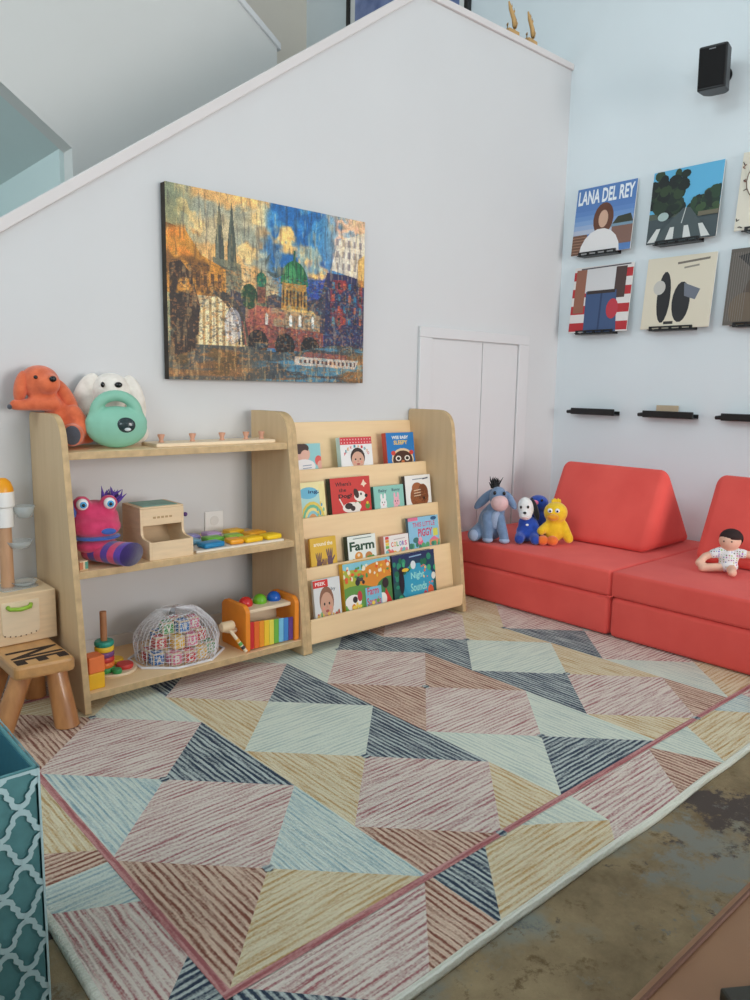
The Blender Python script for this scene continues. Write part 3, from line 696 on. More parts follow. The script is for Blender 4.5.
for x, y in ((.41, .235), (.55, .225), (.685, .215)): bl(el(x, y-.02, .052, .075)*(VV > y-.06), (22, 20, 22))
bl((VV < .2+.03*np.sin(UU*9)).astype(float), (58, 60, 58), .9); bl(sm(fbm(4, 26, 71), .5, .62)*(VV < .22), (120, 82, 46), .85); bl(sm(fbm(5, 30, 81), .55, .66)*(VV < .22)*sm(UU, .35, .5), (66, 120, 146), .8)
bl(inpoly([(.0, .05), (.3, .02), (.32, .16), (0, .2)])*sm(n3, .42, .6), (84, 64, 34), .8)
bl(inpoly([(.6, .1), (.95, .085), (.97, .14), (.6, .15)]), (172, 162, 150)); bl(inpoly([(.62, .115), (.95, .1), (.95, .125), (.62, .135)])*(np.sin(UU*260) > 0), (74, 50, 50)); bl(inpoly([(.64, .15), (.9, .14), (.9, .17), (.66, .18)]), (140, 70, 62), .7)
bl(el(.23, .2, .115, .26)*(VV > .19), (206, 190, 150)); bl(el(.23, .2, .115, .26)*(VV > .19)*(np.sin(UU*210) > .3), (150, 116, 66), .7)
for k in range(3): bl((abs(np.sqrt(((UU-.17-.02*k)/.15)**2+((VV-.2)/.28)**2)-1) < .04)*(UU > .2+.02*k)*(VV > .2), (60, 56, 50))
bl(inpoly([(.01, .12), (.13, .16), (.14, .4), (.1, .56), (.06, .62), (.01, .6)])*sm(n3, .3, .42), (42, 30, 24), .95); bl(el(.29, .3, .04, .1), (178, 176, 186), .6)
bl(el(.37, .47, .04, .07)*sm(n3, .3, .45), (30, 62, 40)); bl(el(.5, .66, .05, .07)*sm(n3, .4, .5), (56, 66, 60), .8)
bl(sm(fbm(120, 12, 91, 2), .6, .74), (40, 34, 40), .3); bl(sm(fbm(90, 14, 95, 2), .6, .75), (226, 190, 126), .3); bl(sm(fbm(80, 110, 97, 3), .56, .68)*(VV < .62)*(VV > .2), (30, 30, 34), .45); bl(sm(fbm(90, 100, 99, 3), .58, .7)*(VV < .6), (206, 130, 64), .35); bl(sm(fbm(80, 100, 103, 3), .6, .7)*sm(UU, .4, .6)*(VV < .6), (66, 130, 150), .35)
img *= (1+.34*(rg.rand(H_, W_, 1)-.5)); img *= (.82+.36*fbm(40, 34, 77, 3))[..., None]; img = np.clip(img*1.12+4, 4, 250)
pw, ph = .822, .607
t = thing('city_painting', 'large unframed canvas painting of a city with a green dome, spires and bridge', 'painting', (-1.746, -.003, .911))
bm = BM(); bb(bm, -pw/2, pw/2, -.031, 0, 0, ph, .002); part('stretched_canvas', bm, mat('canvas_sides', (52, 44, 36), .8, .3, 40), t)
xs = np.linspace(-pw/2, pw/2, W_+1); zs = np.linspace(0, ph, H_+1)
V = [(x, -.0315, z) for z in zs for x in xs]; F = [(j*(W_+1)+i, j*(W_+1)+i+1, (j+1)*(W_+1)+i+1, (j+1)*(W_+1)+i) for j in range(H_) for i in range(W_)]
me = bpy.data.meshes.new('painted_scene'); me.from_pydata(V, [], F)
q = img.reshape(-1, 3)/255.; q = np.where(q <= .04045, q/12.92, ((q+.055)/1.055)**2.4)
ca = me.color_attributes.new('Col', 'FLOAT_COLOR', 'CORNER'); buf = np.ones((len(F)*4, 4), np.float32); buf[:, :3] = np.repeat(q, 4, axis=0); ca.data.foreach_set('color', buf.ravel())
me.materials.append(print_mat('painted_canvas', .55, 0, .25)); o = bpy.data.objects.new('painted_scene', me); COL.objects.link(o); o.parent = t

# vinyl record sleeves on black ledges
RIGHT = Matrix(((0, 0, -1, 0), (-1, 0, 0, 0), (0, 1, 0, 0), (0, 0, 0, 1)))       # sheet facing -x, u runs towards -y
def ledge(y, z, ln, label, grp):
    r = thing('record_ledge', label, 'ledge', (-.0, y, z), group=grp)
    bm = BM(); bb(bm, -.0492, -.001, -ln/2, ln/2, 0, .006, .0015); bb(bm, -.006, -.001, -ln/2, ln/2, 0, .022, .0015); part('tray', bm, black_pl, r)
    bm = BM(); bb(bm, -.0555, -.0487, -ln/2, ln/2, 0, .006, .001); bb(bm, -.0555, -.0487, -ln/2, ln/2, .014, .020, .001)
    for k in range(5): y0 = -ln/2+k*(ln-.012)/4; bb(bm, -.0555, -.0487, y0, y0+.012, .005, .015, .001)
    part('slotted_lip', bm, black_pl, r)
    bm = BM(); cyl(bm, (-.03, ln/2-.002, .012), (-.03, ln/2+.02, .012), .007, .006, 12); part('end_peg', bm, black_pl, r); return r
def sleeve(y, z, label, art, edge=(226, 224, 218)):
    th = math.asin(.034/.315)
    r = thing('record_sleeve', label, 'record', (-.047, y-.1575, z), group='record sleeves on the wall', rot=(0, th, 0))
    bm = BM(); bb(bm, 0, .005, -.1575, .1575, 0, .315, .001); part('card_sleeve', bm, mat('sleeve_%d_%d_%d' % edge, edge, .5, .03), r)
    art().build('sleeve_print', pr, r, Matrix.Translation((-.0005, .1575, 0)) @ RIGHT, dz=.00003); return r
def r1():
    A = Art(1, 1, (84, 126, 184)); A.w = A.h = .315
    for k in range(6): A.rect(0, .3+.07*k, 1, .37+.07*k, [(178, 186, 204), (150, 172, 206), (128, 160, 204), (108, 146, 198), (94, 134, 192), (86, 126, 186)][k])
    A.rect(0, 0, .25, .3, (112, 78, 60)); A.rect(.66, .1, 1, .36, (130, 96, 84)); A.rect(.62, .36, 1, .4, (120, 150, 170)); A.poly([(.66, .4), (.74, .5), (.95, .52), (1, .4)], (52, 56, 40))
    for k in range(6): A.rect(0, .03+.045*k, .25, .04+.045*k, (170, 130, 108))
    A.ell(.5, .5, .17, .24, (100, 58, 40)); A.ell(.5, .5, .08, .13, (206, 166, 142)); A.ell(.48, .0, .34, .36, (230, 226, 224))
    A.text('LANA DEL REY', .03, .75, .97, .96, (236, 240, 244), .03); return A
def r2():
    A = Art(1, 1, (96, 180, 220)); A.w = A.h = .315
    A.rect(0, 0, 1, .34, (66, 78, 82)); A.rect(0, .34, 1, .42, (84, 92, 80))
    for _ in range(70):
        x = rnd(0, .48); A.ell(x, rnd(.4, .98-.1*x), rnd(.05, .1), rnd(.05, .09), random.choice([(22, 38, 30), (34, 54, 36), (18, 28, 26), (46, 66, 40)]), 9)
    for _ in range(60):
        x = rnd(.6, 1); A.ell(x, rnd(.38, .45+.55*(x-.55)), rnd(.04, .08), rnd(.04, .08), random.choice([(26, 50, 34), (38, 66, 42), (22, 36, 30), (54, 80, 46)]), 9)
    A.poly([(.5, .44), (.6, .44), (.95, 0), (.05, 0)], (72, 84, 86))
    for k in range(4): A.poly([(.02+.26*k, .02), (.14+.26*k, .02), (.2+.2*k, .2), (.14+.2*k, .2)], (214, 216, 212))
    A.rect(.72, .3, 1, .36, (110, 104, 84)); A.line([(.54, .44), (.5, .24)], .012, (200, 204, 200)); A.ell(.22, .36, .08, .06, (170, 190, 186)); return A
def r3():
    A = Art(1, 1, (226, 218, 200)); A.w = A.h = .315
    for _ in range(70):
        x, y = rnd(.04, .96), rnd(.04, .96); A.line([(x, y), (x+rnd(-.05, .05), y+rnd(-.04, .04)), (x+rnd(-.06, .06), y+rnd(-.05, .05))], .012, random.choice([(52, 44, 40), (130, 84, 66), (90, 80, 70)]))
    A.ell(.3, .62, .22, .26, (120, 100, 84)); A.ell(.3, .62, .205, .245, (232, 226, 212))
    for _ in range(16): x, y = rnd(.16, .44), rnd(.45, .8); A.line([(x, y), (x+.08, y+.01)], .02, (60, 52, 48))
    return A
def r4():
    A = Art(1, 1, (226, 220, 216)); A.w = A.h = .315
    for k in range(4): A.rect(0, .02+.26*k, 1, .15+.26*k, (184, 40, 46))
    A.rect(.04, .3, .22, .96, (150, 98, 78)); A.rect(.22, .6, .72, .96, (214, 212, 212)); A.rect(.72, .5, .9, .96, (74, 54, 50))
    A.poly([(.24, .62), (.76, .62), (.82, 0), (.26, 0)], (60, 84, 124)); A.rect(.26, .58, .74, .63, (52, 40, 38)); A.rect(.5, 0, .53, .58, (40, 60, 96)); A.ell(.72, .34, .1, .15, (190, 52, 66))
    return A.line([(.12, .97), (.95, .985)], .02, (80, 74, 80))
def r5():
    A = Art(1, 1, (224, 214, 192)); A.w = A.h = .315
    A.line([(.46, .9), (.9, .93)], .03, (120, 112, 100)); A.line([(.56, .83), (.76, .85)], .025, (150, 142, 128))
    A.ell(.3, .44, .1, .36, (28, 28, 32)); A.ell(.22, .58, .09, .1, (198, 194, 186)); A.ell(.56, .36, .13, .28, (32, 32, 36)); A.poly([(.58, .62), (.82, .52), (.76, .38), (.6, .44)], (110, 116, 128)); A.rect(.34, .06, .48, .1, (36, 32, 32))
    return A
def r6():
    A = Art(1, 1, (66, 60, 56)); A.w = A.h = .315
    A.rect(0, 0, .3, 1, (96, 88, 80)); A.ell(.5, .3, .3, .4, (84, 70, 58)); A.ell(.62, .5, .26, .34, (196, 194, 196)); A.poly([(.1, .9), (.5, .98), (.6, .8), (.3, .72)], (34, 32, 32)); A.ell(.25, .2, .2, .22, (106, 90, 72)); A.ell(.4, .8, .12, .14, (150, 130, 110))
    for k in range(8): A.line([(.03+.03*k, .05), (.04+.03*k, .95)], .006, (130, 122, 114))
    return A
SL = [(-.084, 1.544, 'blue record sleeve with large white capital lettering along its top', r1), (-.478, 1.548, 'record sleeve with dark green trees over a grey road under blue sky', r2), (-.867, 1.556, 'cream record sleeve with small dark doodles, upper row cut off by the frame', r3),
      (-.092, 1.176, 'red and white striped record sleeve with a blue denim block', r4), (-.478, 1.177, 'cream record sleeve with two tall dark shapes', r5), (-.851, 1.178, 'dark brown record sleeve with a pale blurred shape, lower row cut off by the frame', r6)]
LB = ['under the blue sleeve with white lettering', 'under the dark green trees sleeve', 'under the doodled cream sleeve', 'under the red striped sleeve', 'under the cream sleeve with two dark shapes', 'under the dark brown sleeve']
for k, (y, z, lb, f) in enumerate(SL):
    sleeve(y, z, lb, f); ledge(y-.145, z-.0092, .2, 'slotted black wall ledge '+LB[k], 'black ledges holding records')
for y, lb in ((-.255, 'empty black wall ledge nearest the corner, below the records'), (-.64, 'black wall ledge holding a tan card, below the records'), (-1.04, 'black wall ledge below the records, cut off by the frame')):
    r = thing('record_ledge', lb, 'ledge', (0, y, .781), group='black ledges without records')
    bm = BM(); bb(bm, -.05, -.001, -.12, .12, 0, .006, .0015); bb(bm, -.006, -.001, -.12, .12, 0, .02, .0015); part('tray', bm, black_pl, r)
    bm = BM(); bb(bm, -.056, -.048, -.12, .12, 0, .031, .003); part('front_lip', bm, black_pl, r)
    bm = BM(); cyl(bm, (-.045, .118, .013), (-.045, .145, .011), .010, .008, 12); part('end_peg', bm, black_pl, r)
    if y < -.9: r.location.y = -1.0
bm = BM(); bb(bm, -.0025, .0025, -.052, .052, 0, .05, .0005)
tag(part('tan_card', bm, mat('tan_card', (190, 168, 140), .7, .05), None, loc=(-.02, -.62, .7874), rot=(0, .1, 0)), 'small tan card standing on the middle empty black ledge', 'card')

# loudspeaker
t = thing('wall_speaker', 'small black loudspeaker on a swivel bracket high on the right wall', 'speaker', (-.125, -.775, 2.098), rot=(0, -.06, .18))
bm = BM(); prism(bm, round_poly([(-.05, -.055), (.03, -.05), (.055, -.03), (.055, .03), (.03, .05), (-.05, .055)], [.012, .02, .02, .02, .02, .012], 4), 'z', 0, .162)
part('cabinet', bm, black_pl, t, bevel=.004)
bm = BM(); bb(bm, -.055, -.048, -.05, .05, .008, .154, .003); part('grille', bm, mat('speaker_cloth', (10, 10, 11), .9, .3, 300), t)
bm = BM(); bb(bm, -.0565, -.0545, -.012, .012, .144, .148); part('badge', bm, mat('badge_grey', (120, 122, 126), .4, .02), t)
bm = BM(); lathe(bm, [(0, 0), (.034, 0), (.034, .006), (.022, .016), (0, .018)], (.122, 0, .09), 24, axis='X'); xf(bm, bm.verts[:], (.0, 0, 0)); 
cyl(bm, (.05, 0, .09), (.128, 0, .09), .011); sph(bm, (.062, 0, .09), .02); part('wall_bracket', bm, black_pl, t, smooth=True, auto=.7)

# antler ornaments on the half wall
gold_m = mat('gilded_wood', (190, 150, 92), .45, .1, 30)
def antler(x, y, rz, lb):
    r = thing('antler_ornament', lb, 'ornament', (x, y, HW+.0002), rz, 'antler ornaments on the half wall'); r.scale = (.84,)*3
    bm = BM(); bb(bm, -.042, .042, -.02, .02, 0, .022, .004); part('base', bm, gold_m, r)
    bm = BM()
    tube(bm, [(.018, 0, .018), (.024, .0, .05), (.012, 0, .085), (-.018, 0, .125), (-.034, 0, .155)], [.015, .013, .012, .010, .004], 8)
    tube(bm, [(.024, 0, .045), (.036, 0, .07), (.034, 0, .09)], [.010, .008, .003], 8); tube(bm, [(.0, 0, .1), (.014, 0, .12), (.012, 0, .135)], [.006, .005, .002], 8); tube(bm, [(-.016, 0, .122), (-.006, 0, .14), (-.008, 0, .152)], [.005, .004, .002], 8)
    tube(bm, [(-.036, 0, .018), (-.038, 0, .04), (-.034, 0, .05)], [.007, .006, .003], 8)
    part('antler', bm, gold_m, r, smooth=True); return r
antler(-.455, .008, 0, 'gilded antler ornament on the half wall, the one farther from the corner')
antler(-.32, .008, .08, 'gilded antler ornament on the half wall, the one nearer the corner')
# framed print over the landing
t = thing('framed_print', 'black framed blue print with a white mat on the landing wall', 'picture', (-.002, 0, 0))
yA, yB, zA, zB = 1.678, .676, 2.62, 3.5
bm = BM()
for y in (yA, yB): bb(bm, -.03, 0, y-.014, y+.014, zA, zB, .002)
for z in (zA, zB): bb(bm, -.03, 0, yB-.014, yA+.014, z-.014, z+.014, .002)
part('frame', bm, black_pl, t)
bm = BM(); bb(bm, -.016, -.004, yB, yA, zA, zB); part('mat_board', bm, white_pl, t)
bm = BM(); bb(bm, -.018, -.0165, yB+.06, yA-.06, zA+.06, zB-.06); part('print', bm, mat('blue_print', (96, 118, 178), .4, .35, 6., c2=(150, 164, 206)), t)

# ================================================================ stool, marble tower, fabric bin, ottoman
log_m = mat('honey_log_wood', (176, 112, 62), .4, .22, 9., .06, 50, stretch=(3, 3, .6), coat=.3, c2=(206, 146, 90))
seat_m = mat('honey_seat_wood', (196, 146, 90), .38, .16, 8., .04, 50, stretch=(4, .7, 4), coat=.3)
t = thing('kids_stool', 'small honey coloured wooden stool with dark carved letters, left of the toy shelf', 'stool', (-2.685, -.245, 0))
bm = BM(); prism(bm, round_poly([(-.078, -.128), (.072, -.140), (.072, .14), (-.078, .14)], .02, 4), 'z', .148, .185)
part('seat', bm, seat_m, t, bevel=.008)
for tx, ty, fx, fy in ((.035, -.085, .045, -.128), (-.05, -.09, -.118, -.108), (.03, .08, .042, .12), (-.045, .08, -.085, .12)):
    bm = BM(); p0, p1 = Vector((fx, fy, 0.001)), Vector((tx, ty, .15)); q = cyl(bm, p0, p1, .0315, .026, 18)
    for v in bm.verts:
        if v.co.z < .02: v.co.z = .0008
    part('leg', bm, log_m, t, smooth=True, auto=.8)
A = Art(.11, .13, (0, 0, 0)); A.L = []; A.text('NE', .0, .0, 1., 1., (44, 28, 20), .03)
o = A.build('carved_letters', print_mat('burnt_letters', .8), t, Matrix(((0, 1, 0, -.066), (-1, 0, 0, -.005), (0, 0, 1, .1853), (0, 0, 0, 1))))

t = thing('marble_tower', 'pale wooden toy box with green handled flap and ball tower, on the stool', 'toy', (-2.692, -.11, .1858))
bm = BM(); bb(bm, -.098, .098, -.082, .08, .0, .139, .003); part('base_box', bm, beech, t)
bm = BM(); prism(bm, round_poly([(-.046, .022), (.052, .022), (.052, .12), (-.046, .12)], [.02, .02, .004, .004], 4), 'y', -.0845, -.081); fl = part('flap', bm, pale_wood, t, bevel=.001)
bm = BM(); tube(bm, [(-.03, -.085, .108), (-.026, -.094, .103), (0, -.098, .1), (.026, -.094, .103), (.03, -.085, .108)], .0058, 8); part('handle', bm, mat('lime_handle', (150, 190, 60), .4, .03), fl, smooth=True)
bm = BM()
for k in range(7): sph(bm, (-.04+.0135*k, -.0848, .028-.006*math.sin(PI*k/6)), (.002, .0006, .002), u=8, v=6)
part('dot_row', bm, mat('burnt_dots', (90, 60, 40), .8, .05), fl)
clear = mat('clear_plastic', (206, 214, 214), .12, .01, alpha=.38)
bm = BM(); cyl(bm, (0, .01, .139), (0, .01, .312), .0175); part('post', bm, mat('post_wood', (196, 152, 116), .5, .1, 14, stretch=(5, 5, 1)), t, smooth=True, auto=.8)
bm = BM(); lathe(bm, [(.0185, .31), (.024, .312), (.024, .365), (.029, .37), (.029, .41), (0, .41)], (0, .01, 0)); part('collar', bm, white_pl, t, smooth=True, auto=.7)
bm = BM(); lathe(bm, [(.028, .41), (.027, .42), (.021, .436), (.011, .446), (0, .448)], (0, .01, 0)); part('dome', bm, mat('orange_dome', (240, 160, 20), .35, .03), t, smooth=True, auto=1.2)
for z, x, r, h in ((.335, .05, .03, .032), (.25, .034, .036, .02), (.142, .04, .036, .012)):
    bm = BM(); lathe(bm, [(.004, z), (r*.7, z), (r, z+h), (r-.0025, z+h), (r*.7-.002, z+.0025), (0.004, z+.0025)], (x, .0, 0)); part('clear_cup', bm, clear, t, smooth=True)
bm = BM(); prism(bm, round_poly([(-.03, -.05), (.075, -.03), (.07, .03), (-.03, .05)], .02, 4), 'z', .1392, .1425); part('chute', bm, clear, t)

# lattice patterned bin
t = thing('storage_bin', 'open teal fabric storage bin with a white lattice pattern, front left by the rug', 'bin', (-3.125, -1.14, -.0120), .0)
bw, bh = .136, .381
tealf = mat('teal_fabric', (84, 136, 140), .85, .08, 60, .1, 500); teal_in = mat('teal_lining', (40, 104, 120), .85, .06, 60, .1, 500)
for nm, a, b in (('front_wall', 0, 0), ('right_wall', 1, 0), ('back_wall', 2, 0), ('left_wall', 3, 0)):
    bm = BM(); bb(bm, -bw, bw, -bw, -bw+.006, 0, bh, .002); xf(bm, bm.verts[:], rot=(0, 0, a*PI/2)); w0 = part(nm, bm, tealf, t)
    bm = BM(); bb(bm, -bw+.006, bw-.006, -bw+.006, -bw+.0075, .004, bh-.004); xf(bm, bm.verts[:], rot=(0, 0, a*PI/2)); part('lining', bm, teal_in, w0)
    A = Art(1, 1, (0, 0, 0)); A.w, A.h = 2*bw, bh; A.L = []
    ux, uy = .0272/A.w, .0205/A.h
    C = [(0, 1), (.0, .9), (.16, .87), (.33, .8), (.4, .68), (.37, .58), (.5, .5), (.63, .42), (.6, .32), (.67, .2), (.84, .13), (1, .1), (1, 0)]
    for i in (range(-1, 7) if a < 2 else []):
        for j in range(-1, 11):
            for sx in (1, -1):
                for sy in (1, -1):
                    cx, cy = (2*i+(j % 2))*ux, (j)*uy*2-uy*(0)
                    A.line([(min(max(cx+sx*p*ux, 0), 1), min(max(cy+sy*q*uy*2, 0), 1)) for p, q in C], .022, (178, 208, 212))
    M = Euler((0, 0, a*PI/2)).to_matrix().to_4x4() @ Matrix.Translation((-bw, -bw-.0004, 0)) @ FRONT
    A.build('lattice_pattern', pr, w0, M, dz=.0000012)
bm = BM(); bb(bm, -bw+.001, bw-.001, -bw+.001, bw-.001, 0, .005); part('bottom_panel', bm, teal_in, t)

t = thing('leather_ottoman', 'low brown leather ottoman top with a stitched rim, front right corner', 'ottoman', (-2.45, -2.40, -.012))
lea = mat('brown_leather', (134, 94, 68), .6, .12, 6., .12, 220, c2=(144, 106, 76))
bm = BM(); bb(bm, -.5, .55, -.35, .349, .05, .43, .012, 3); part('upholstered_body', bm, lea, t, smooth=True, auto=.8)
bm = BM(); tube(bm, [(-.488, -.338, .4315), (.538, -.338, .4315), (.538, .337, .4315), (-.488, .337, .4315)], .0025, 6, closed=True); part('rim_seam', bm, mat('seam_brown', (96, 62, 46), .7, .05), t)
for x in (-.44, .49):
    for y in (-.29, .29): bm = BM(); cyl(bm, (x, y, -.0002), (x, y, .052), .018, .024); part('foot', bm, mat('dark_foot', (40, 28, 22), .5, .1), t)
bm = BM(); bb(bm, 0, .17, -.12, 0, 0, .012, .002)
tag(part('flat_tablet', bm, mat('dark_olive', (36, 32, 20), .5, .1), None, loc=(-2.732, -2.102, .4182), rot=(0, 0, -.6)), 'dark flat slab lying on the brown ottoman, only its edge in frame', 'tablet')

# ================================================================ toys on the shelf
def plush(name, c, c2=None): return mat(name, c, .95, .1, 40., .5, 320, sheen=.35, c2=c2)
eye_k = mat('eye_black', (14, 12, 14), .15, 0); eye_w = mat('eye_white', (240, 240, 238), .25, 0); eye_b = mat('eye_blue', (70, 160, 214), .2, 0)
def one(name, m, root, f, *a, smooth=True, **k):
    bm = BM(); f(bm, *a, **k); return part(name, bm, m, root, smooth=smooth)
# orange dog leaning over the side panel
og = plush('orange_plush', (214, 98, 58), (230, 118, 76)); gy = plush('slate_plush', (74, 76, 86))
t = thing('plush_dog', 'orange plush dog sitting on top of the toy shelf, one arm over its end panel', 'soft toy', (-2.486, -.09, .712), -.35, 'plush toys on the toy shelf')
bm = BM()
sph(bm, (-.005, 0, .046), (.054, .048, .046)); sph(bm, (-.03, 0, .085), (.045, .042, .05)); limb(bm, (-.045, 0, .11), (-.065, 0, .15), .035, .03)
sph(bm, (-.086, -.005, .182), (.054, .05, .049)); sph(bm, (-.064, -.036, .178), (.034, .03, .03))
limb(bm, (-.05, -.035, .122), (-.15, -.03, .119), .02, .0165); limb(bm, (-.002, -.02, .033), (-.008, -.075, .037), .028, .033); limb(bm, (.02, .02, .03), (.035, .0, .03), .026, .024); limb(bm, (-.0, -.03, .1), (.03, -.045, .055), .022, .02)
blob('body', bm, og, t)
one('ear', og, t, sph, (-.134, -.022, .168), (.019, .026, .047), (0, .2, 0)); one('ear', og, t, sph, (-.018, -.005, .142), (.02, .028, .058), (0, -.5, 0))
one('nose', eye_k, t, sph, (-.05, -.063, .192), (.0095, .008, .0085)); one('eye', eye_k, t, sph, (-.094, -.051, .196), .0055)
one('foot_pad', gy, t, sph, (-.006, -.105, .038), (.022, .007, .027)); one('paw_pad', gy, t, sph, (-.164, -.034, .114), (.007, .012, .0075))
# white bunny
wb = plush('cream_plush', (232, 222, 210), (240, 232, 222))
t = thing('plush_bunny', 'cream white long eared plush bunny sitting behind the mint green toy on the shelf top', 'soft toy', (-2.368, -.066, .7105), -.35, 'plush toys on the toy shelf')
bm = BM(); sph(bm, (0, 0, .06), (.07, .05, .06)); sph(bm, (.004, 0, .160), (.06, .052, .056)); limb(bm, (0, 0, .1), (0, 0, .14), .04, .04); limb(bm, (.04, -.01, .035), (.078, -.02, .036), .034, .032)
blob('body', bm, wb, t)
one('ear', wb, t, sph, (-.068, -.005, .14), (.036, .02, .078), (0, .36, 0)); one('ear', wb, t, sph, (.07, -.005, .135), (.032, .02, .076), (0, -.22, 0))
one('eye', eye_k, t, sph, (-.02, -.049, .180), (.006, .005, .008)); one('eye', eye_k, t, sph, (.024, -.049, .180), (.011, .006, .0085))
# mint toy with a handle
mint = mat('mint_silicone', (134, 190, 166), .6, .04, 20, .1, 200)
t = thing('handled_toy', 'mint green rounded toy with a carry handle, before the white bunny', 'toy', (-2.398, -.182, .7092), -.3)
bm = BM(); sph(bm, (0, 0, .061), (.086, .038, .0605)); tube(bm, [(.058*math.cos(k*PI/14), 0, .098+.053*math.sin(k*PI/14)) for k in range(15)], .0165, 12); limb(bm, (-.066, 0, .075), (-.058, 0, .1), .02, .0165); limb(bm, (.066, 0, .075), (.058, 0, .1), .02, .0165)
blob('body', bm, mint, t, .0035, 4)
bm = BM(); sph(bm, (.022, -.0335, .068), (.0265, .009, .022)); ph_ = part('porthole', bm, mat('dark_porthole', (44, 58, 60), .15, .02), t, smooth=True)
one('ball', mat('silver_ball', (200, 206, 208), .2, .02), ph_, sph, (.026, -.0415, .056), (.009, .003, .005))
# peg board
t = thing('peg_puzzle', 'long thin wooden peg board with five small knobs, lying on the top shelf board', 'puzzle', (-2.078, -.155, .7082))
bm = BM(); bb(bm, -.212, .212, -.055, .05, 0, .011, .002); part('board', bm, pale_wood, t)
knob = mat('pinkish_knob', (206, 150, 122), .5, .06)
for x in (-.175, -.07, .035, .125, .185):
    bm = BM(); lathe(bm, [(.009, .0112), (.006, .019), (.011, .033), (.0105, .036), (0, .037)], (x, -.01, 0), 16); part('knob', bm, knob, t, smooth=True, auto=.9)
# monster hand puppet
pk = plush('magenta_knit', (206, 50, 96), (218, 66, 112)); pu = plush('purple_knit', (86, 54, 150)); bk = plush('blue_knit', (58, 96, 178))
t = thing('hand_puppet', 'magenta monster hand puppet with round eyes and a purple striped sleeve, on the middle board', 'puppet', (-2.478, -.195, .3852), -.25)
bm = BM(); sph(bm, (0, .0, .125), (.068, .056, .056)); sph(bm, (0, -.02, .108), (.07, .056, .038)); 
for x in (-.036, .036): sph(bm, (x, -.03, .174), (.025, .022, .024))
blob('head', bm, pk, t, .005)
bm = BM(); sph(bm, (0, -.02, .054), (.06, .052, .024)); sph(bm, (0, .015, .05), (.045, .04, .05)); blob('lower_jaw', bm, pk, t, .005)
bm = BM(); sph(bm, (0, -.021, .078), (.067, .056, .009)); part('mouth_lining', bm, bk, t, smooth=True)
one('nose', bk, t, sph, (.028, -.073, .1), (.02, .006, .009))
for x in (-.036, .036):
    e_ = one('eye', eye_w, t, sph, (x, -.048, .176), .0165); one('iris', eye_b, e_, sph, (x+.001, -.0612, .176), (.0095, .0045, .0095)); one('pupil', eye_k, e_, sph, (x+.001, -.0648, .176), (.005, .0025, .005))
one('ear', bk, t, sph, (-.066, -.025, .168), (.014, .02, .034), (0, -.3, 0))
bm = BM()
for k in range(26):
    a = rnd(-.4, 1.2); p = Vector((.05+rnd(-.03, .025), rnd(-.02, .03), .18+rnd(-.01, .012))); cyl(bm, p, p+Vector((.03*math.sin(a), rnd(-.012, .012), .03*math.cos(a))), .005, .0006, 6)
part('tuft', bm, pu, t)
bm = BM(); P0, P1 = Vector((-.01, .0, .036)), Vector((.082, -.105, .036)); n = 12; R0 = []
qd = (P1-P0).to_track_quat('Z', 'Y')
for k in range(n+1):
    c = P0.lerp(P1, k/n); r = .036+.004*k/n; R0.append([bm.verts.new(c+Vector(((qd @ Vector((r*1.25*math.cos(2*PI*i/24), 0, 0))).x, (qd @ Vector((r*1.25*math.cos(2*PI*i/24), 0, 0))).y, r*.82*math.sin(2*PI*i/24)))) for i in range(24)])
for k in range(n):
    for i in range(24): f = bm.faces.new((R0[k][i], R0[k][(i+1) % 24], R0[k+1][(i+1) % 24], R0[k+1][i])); f.material_index = (k//2) % 2 if k < 10 else 1
bm.faces.new(list(reversed(R0[0]))); bm.faces.new(R0[-1]).material_index = 2
part('sleeve', bm, [pk, pu, plush('deep_purple', (50, 30, 96))], t, smooth=True)
t = thing('letter_block', 'tiny pale block with green and orange faces beside the puppet sleeve', 'block', (-2.545, -.262, .3852), .2)
bm = BM(); bb(bm, -.013, .013, -.013, .013, 0, .026, .002); part('cube', bm, beech, t)
bm = BM(); bb(bm, -.0135, -.003, -.0136, -.0128, .003, .023); part('orange_face', bm, mat('dull_orange', (196, 120, 80), .5), t)
bm = BM(); bb(bm, .003, .012, -.0136, -.0128, .003, .023); part('green_face', bm, mat('dull_green', (90, 150, 130), .5), t)
# wooden toy till
t = thing('coin_box', 'pale wooden toy box with an open drawer front and teal lid inlay, middle board', 'toy', (-2.285, -.19, .3852))
sp = round_poly([(.09, 0), (-.093, 0), (-.093, .055), (-.036, .06), (-.036, .143), (.09, .143)], [.002, .002, .004, .022, .004, .004], 4)
for x in (-.07, .062): bm = BM(); prism(bm, sp, 'x', x, x+.008); part('side_panel', bm, beech, t, bevel=.0008)
bm = BM(); bb(bm, -.0622, .0622, -.093, -.086, 0, .053, .001); part('drawer_front', bm, beech, t)
bm = BM(); bb(bm, -.0622, .0622, -.036, -.029, .093, .143, .001); part('upper_panel', bm, beech, t)
bm = BM(); prism(bm, [(-.0855, .004), (.085, .004), (.085, .09), (.08, .09), (.03, .012), (-.0855, .012)], 'x', -.0621, .0621); part('ramp', bm, beech, t)
bm = BM(); bb(bm, -.0622, .0622, .0852, .09, .002, .143); part('back_panel', bm, beech, t)
bm = BM(); bb(bm, -.07, .07, -.036, .09, .1432, .149, .002); ld = part('lid', bm, beech, t)
bm = BM(); bb(bm, -.055, .055, -.025, .08, .1491, .1502); part('inlay', bm, mat('teal_inlay', (126, 178, 166), .5, .2, 30), ld)
bm = BM(); cyl(bm, (.07, .0, .11), (.092, .0, .11), .004); sph(bm, (.094, 0, .11), .007); part('crank_knob', bm, mat('purple_knob', (90, 60, 120), .4), t, smooth=True)
bm = BM()
for k in range(5): bb(bm, -.03+.013*k, -.021+.013*k, -.0364, -.0358, .113, .119)
